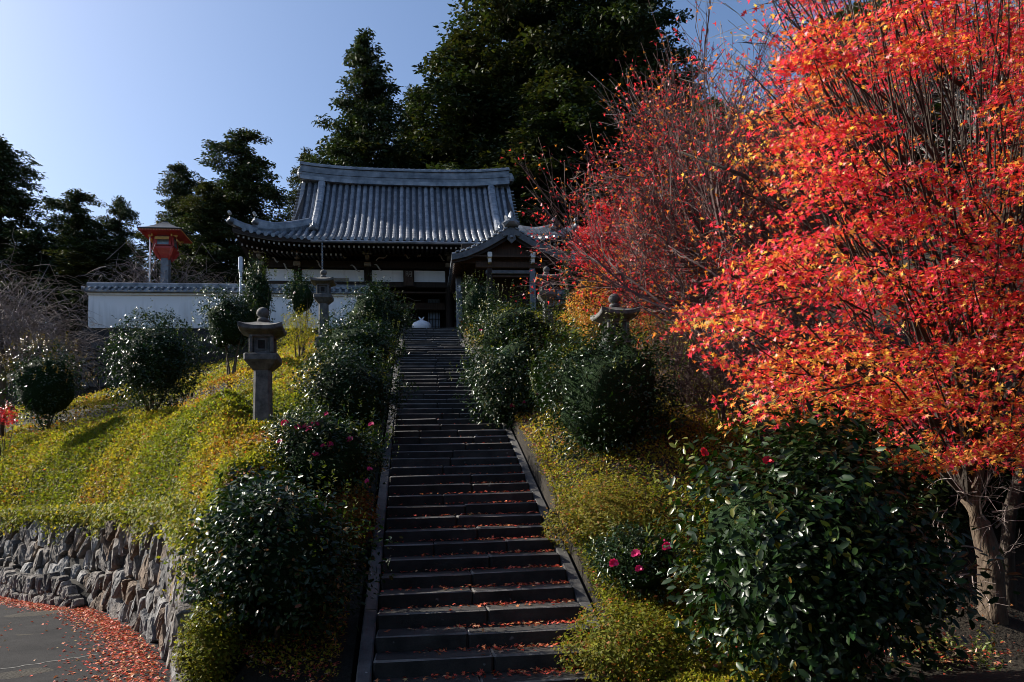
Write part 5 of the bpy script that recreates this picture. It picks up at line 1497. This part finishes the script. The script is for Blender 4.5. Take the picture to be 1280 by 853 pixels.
# ------------------------------------------------------------------ the great maple
def great_maple():
    rng = np.random.default_rng(77)
    b = at(1243, 815, 9.0); b[2] = Tz(b[0], 9.0)
    root = thing('maple_tree', 'great maple in blazing red, orange and yellow leaf with a leaning grey trunk', 'tree', b)
    tp = [b - [0, 0, .3]] + [at(px, py, Y) for px, py, Y in ((1240, 760, 9), (1238, 700, 9), (1225, 655, 9.05), (1212, 628, 9.1), (1225, 560, 9.2), (1250, 470, 9.3), (1260, 350, 9.4))]
    MB().tube(tp, [.2, .165, .15, .12, .11, .10, .09, .07], 12).build('trunk', M['bark'], root, True)
    t2 = [at(px, py, Y) for px, py, Y in ((1262, 790, 9.3), (1258, 700, 9.35), (1262, 640, 9.4), (1300, 520, 9.5))]
    MB().tube([t2[0] - [0, 0, .5]] + t2, [.12, .11, .1, .09, .08], 10).build('trunk', M['darkbark'], root, True)
    # leaf sprays placed through the crown: outline as photographed, several metres deep
    sprays = []
    def lowpx(px): return np.interp(px, [840, 880, 920, 1000, 1060, 1120, 1200, 1290, 1360], [470, 470, 480, 535, 575, 590, 615, 640, 650])
    def leftpx(py): return np.interp(py, [-150, 0, 90, 180, 260, 330, 400, 470, 560, 640], [1010, 1000, 985, 965, 945, 895, 866, 872, 1000, 1120])
    tries = 0
    while len(sprays) < 510 and tries < 14000:
        tries += 1
        px, py = rng.uniform(850, 1390), rng.uniform(-130, 640)
        if px < leftpx(py) + 12 or py > lowpx(px) - 12: continue
        Y = rng.uniform(6.4, 11.2)
        hole = math.exp(-(((px - 1165) / 75) ** 2 + ((py - 150) / 52) ** 2)) + .5 * math.exp(-(((px - 1010) / 50) ** 2 + ((py - 470) / 28) ** 2)) + .35 * math.exp(-(((px - 1090) / 40) ** 2 + ((py - 430) / 20) ** 2))
        if rng.uniform() < hole * 1.6: continue
        if px < 985 and py < 300 and rng.uniform() < .45: continue
        c = at(px, py, Y)
        if c[2] < 2.2: continue
        sprays.append((c, px, py, Y, False))
    for _ in range(80):      # loose outer sprays fading into bare twigs on the west side
        py = rng.uniform(-100, 300); px = leftpx(py) - abs(rng.normal(0, 48)) + 25
        sprays.append((at(px, py, rng.uniform(8, 11)), px, py, 9, True))
    RED, CRIM, ORG, YELO = np.array([.74, .055, .045]), np.array([.68, .04, .09]), np.array([.76, .24, .05]), np.array([.76, .46, .08])
    PP, UU, VV, NN, CC, SS = [], [], [], [], [], []
    bm_ = MB()
    hub = [np.array(t) for t in tp[4:]]
    for c, px, py, Y, thin in sprays:
        k = int(rng.integers(115, 185)) if not thin else int(rng.integers(10, 34))
        rad = rng.uniform(.32, .62)
        ang = rng.uniform(0, 6.283, k); rr = rad * rng.uniform(size=k) ** .55
        tilt = rng.normal(0, .22, 2) + np.array([.10, .16])
        e1 = np.array([1, 0, tilt[0]]); e2 = np.array([0, 1, tilt[1]])
        P = c + np.outer(rr * np.cos(ang), e1) + np.outer(rr * np.sin(ang) * .8, e2) + rng.normal(0, .038, (k, 3)) - np.outer(rr ** 2 * .35, [0, 0, 1])
        PP.append(P)
        out = unit(P - c + np.array([0, 0, 1e-3]))
        f = frames(np.array([tilt[0] * -1, -.25, .8]) + rng.normal(0, .6, (k, 3)), rng, out * .8 + np.array([0, 0, -.45]))
        UU.append(f[0]); VV.append(f[1]); NN.append(f[2])
        # colour drifts through the crown: crimson outer tips high up, orange and gold within and low
        v = .40 + .36 * float(sn(c[None], .9, 9)[0]) + .00055 * (py - 230) + .0004 * (px - 1060) + rng.normal(0, .13)
        pr = np.array([max(.04, 1.05 - 1.6 * v), max(.08, .55 - .6 * abs(v - .3)), max(.1, 1.2 * v - .12), max(.05, 1.2 * v - .4)]); pr += .13; pr /= pr.sum()
        which = rng.choice(4, k, p=pr)
        base = np.stack([CRIM, RED, ORG, YELO])[which]
        CC.append(jitter(base, k, rng, .12, .3)); SS.append(rng.uniform(.028, .06, k))
        # twig system feeding the spray
        h = hub[int(rng.integers(0, len(hub)))]
        mid = h + (c - h) * .55 + np.array([0, 0, .25]) + rng.normal(0, .15, 3)
        if rng.uniform() < .12:
            bm_.tube([h, h + (mid - h) * .5 + rng.normal(0, .06, 3), mid, mid + (c - mid) * .6 + rng.normal(0, .05, 3), c], [.04, .03, .018, .011, .005], 5, caps=False)
        else:
            s0 = c + (h - c) * rng.uniform(.25, .5) + rng.normal(0, .12, 3)
            bm_.tube([s0, (s0 + c) / 2 + rng.normal(0, .05, 3), c], [.014, .009, .005], 4, caps=False)
        for j in range(3):
            q = P[int(rng.integers(0, k))]; bm_.tube([c, (c + q) / 2 + rng.normal(0, .02, 3), q], [.006, .004, .002], 3, caps=False)
    bm_.build('branches', M['darkbark'], root)
    # long limbs reaching west
    for pts in (((1255, 470, 9.3), (1150, 400, 9.2), (1040, 300, 9.4), (930, 220, 9.6), (850, 190, 9.8)), ((1258, 380, 9.4), (1180, 260, 9.3), (1090, 180, 9.2), (1000, 120, 9.3)), ((1225, 560, 9.2), (1120, 500, 9.0), (1000, 440, 9.0), (900, 400, 9.1)), ((1262, 300, 9.4), (1270, 160, 9.3), (1180, 90, 9.0), (1120, 30, 8.8)), ((1240, 520, 9.2), (1320, 420, 8.6), (1380, 300, 8.2))):
        q = [at(*p) for p in pts]
        MB().tube(q, [.075 * (1 - .82 * i / (len(q) - 1)) for i in range(len(q))], 8).build('limb', M['darkbark'], root, True)
    # dead twigs around the trunk
    tw = MB(); tips = []
    for px, py, dx in ((1228, 690, -.9), (1232, 650, -.7), (1240, 640, .5), (1215, 632, -.8), (1236, 720, -.8), (1245, 660, -.2)):
        p = at(px, py, 8.9); grow(tw, p, unit(np.array([[dx, -.5, .25]]))[0], .55, .016, 3, rng, tips, .55, .05, 0, (2, 3), .0025)
    tw.build('dead_twigs', M['twig'], root)
    P, U, V, N_, C_, S_ = map(np.concatenate, (PP, UU, VV, NN, CC, SS))
    n = len(P)
    order = np.argsort(np.linalg.norm(P - CP, axis=1))[:4000]
    prj = (P[order] - CP) @ CMn   # keep single leaves inside the picture
    sx = 640 + F * prj[:, 0] / -prj[:, 2]; inside = order[(sx > 850) & (sx < 1275)]
    pick = rng.permutation(inside)[:300]
    one = []
    for colr in (CRIM, RED, RED, ORG, ORG, YELO):
        one.append(leaf_mesh('leaf', np.zeros((1, 3)), (np.array([[1., 0, 0]]), np.array([[0, 1., 0]]), np.array([[0, 0, 1.]])), 1.0, T_MAPLE, jitter(colr, 1, rng, .1, .2), M['maple']))
    for i in pick:
        o = link('leaf', one[int(i) % 6], root)
        o.matrix_local = Matrix.Translation(Vector(P[i]) - root.location) @ Matrix((U[i], V[i], N_[i])).transposed().to_4x4() @ Matrix.Scale(float(S_[i]), 4)
    rest = np.ones(n, bool); rest[pick] = False
    for far in (False, True):
        k_ = rest & ((P[:, 1] > 9.6) == far)
        fo = link('foliage', leaf_mesh('foliage', P[k_], (U[k_], V[k_], N_[k_]), S_[k_], T_LOBE if far else T_STAR, C_[k_], M['maple'], root.location), root)
        fo['kind'] = 'stuff'
great_maple()
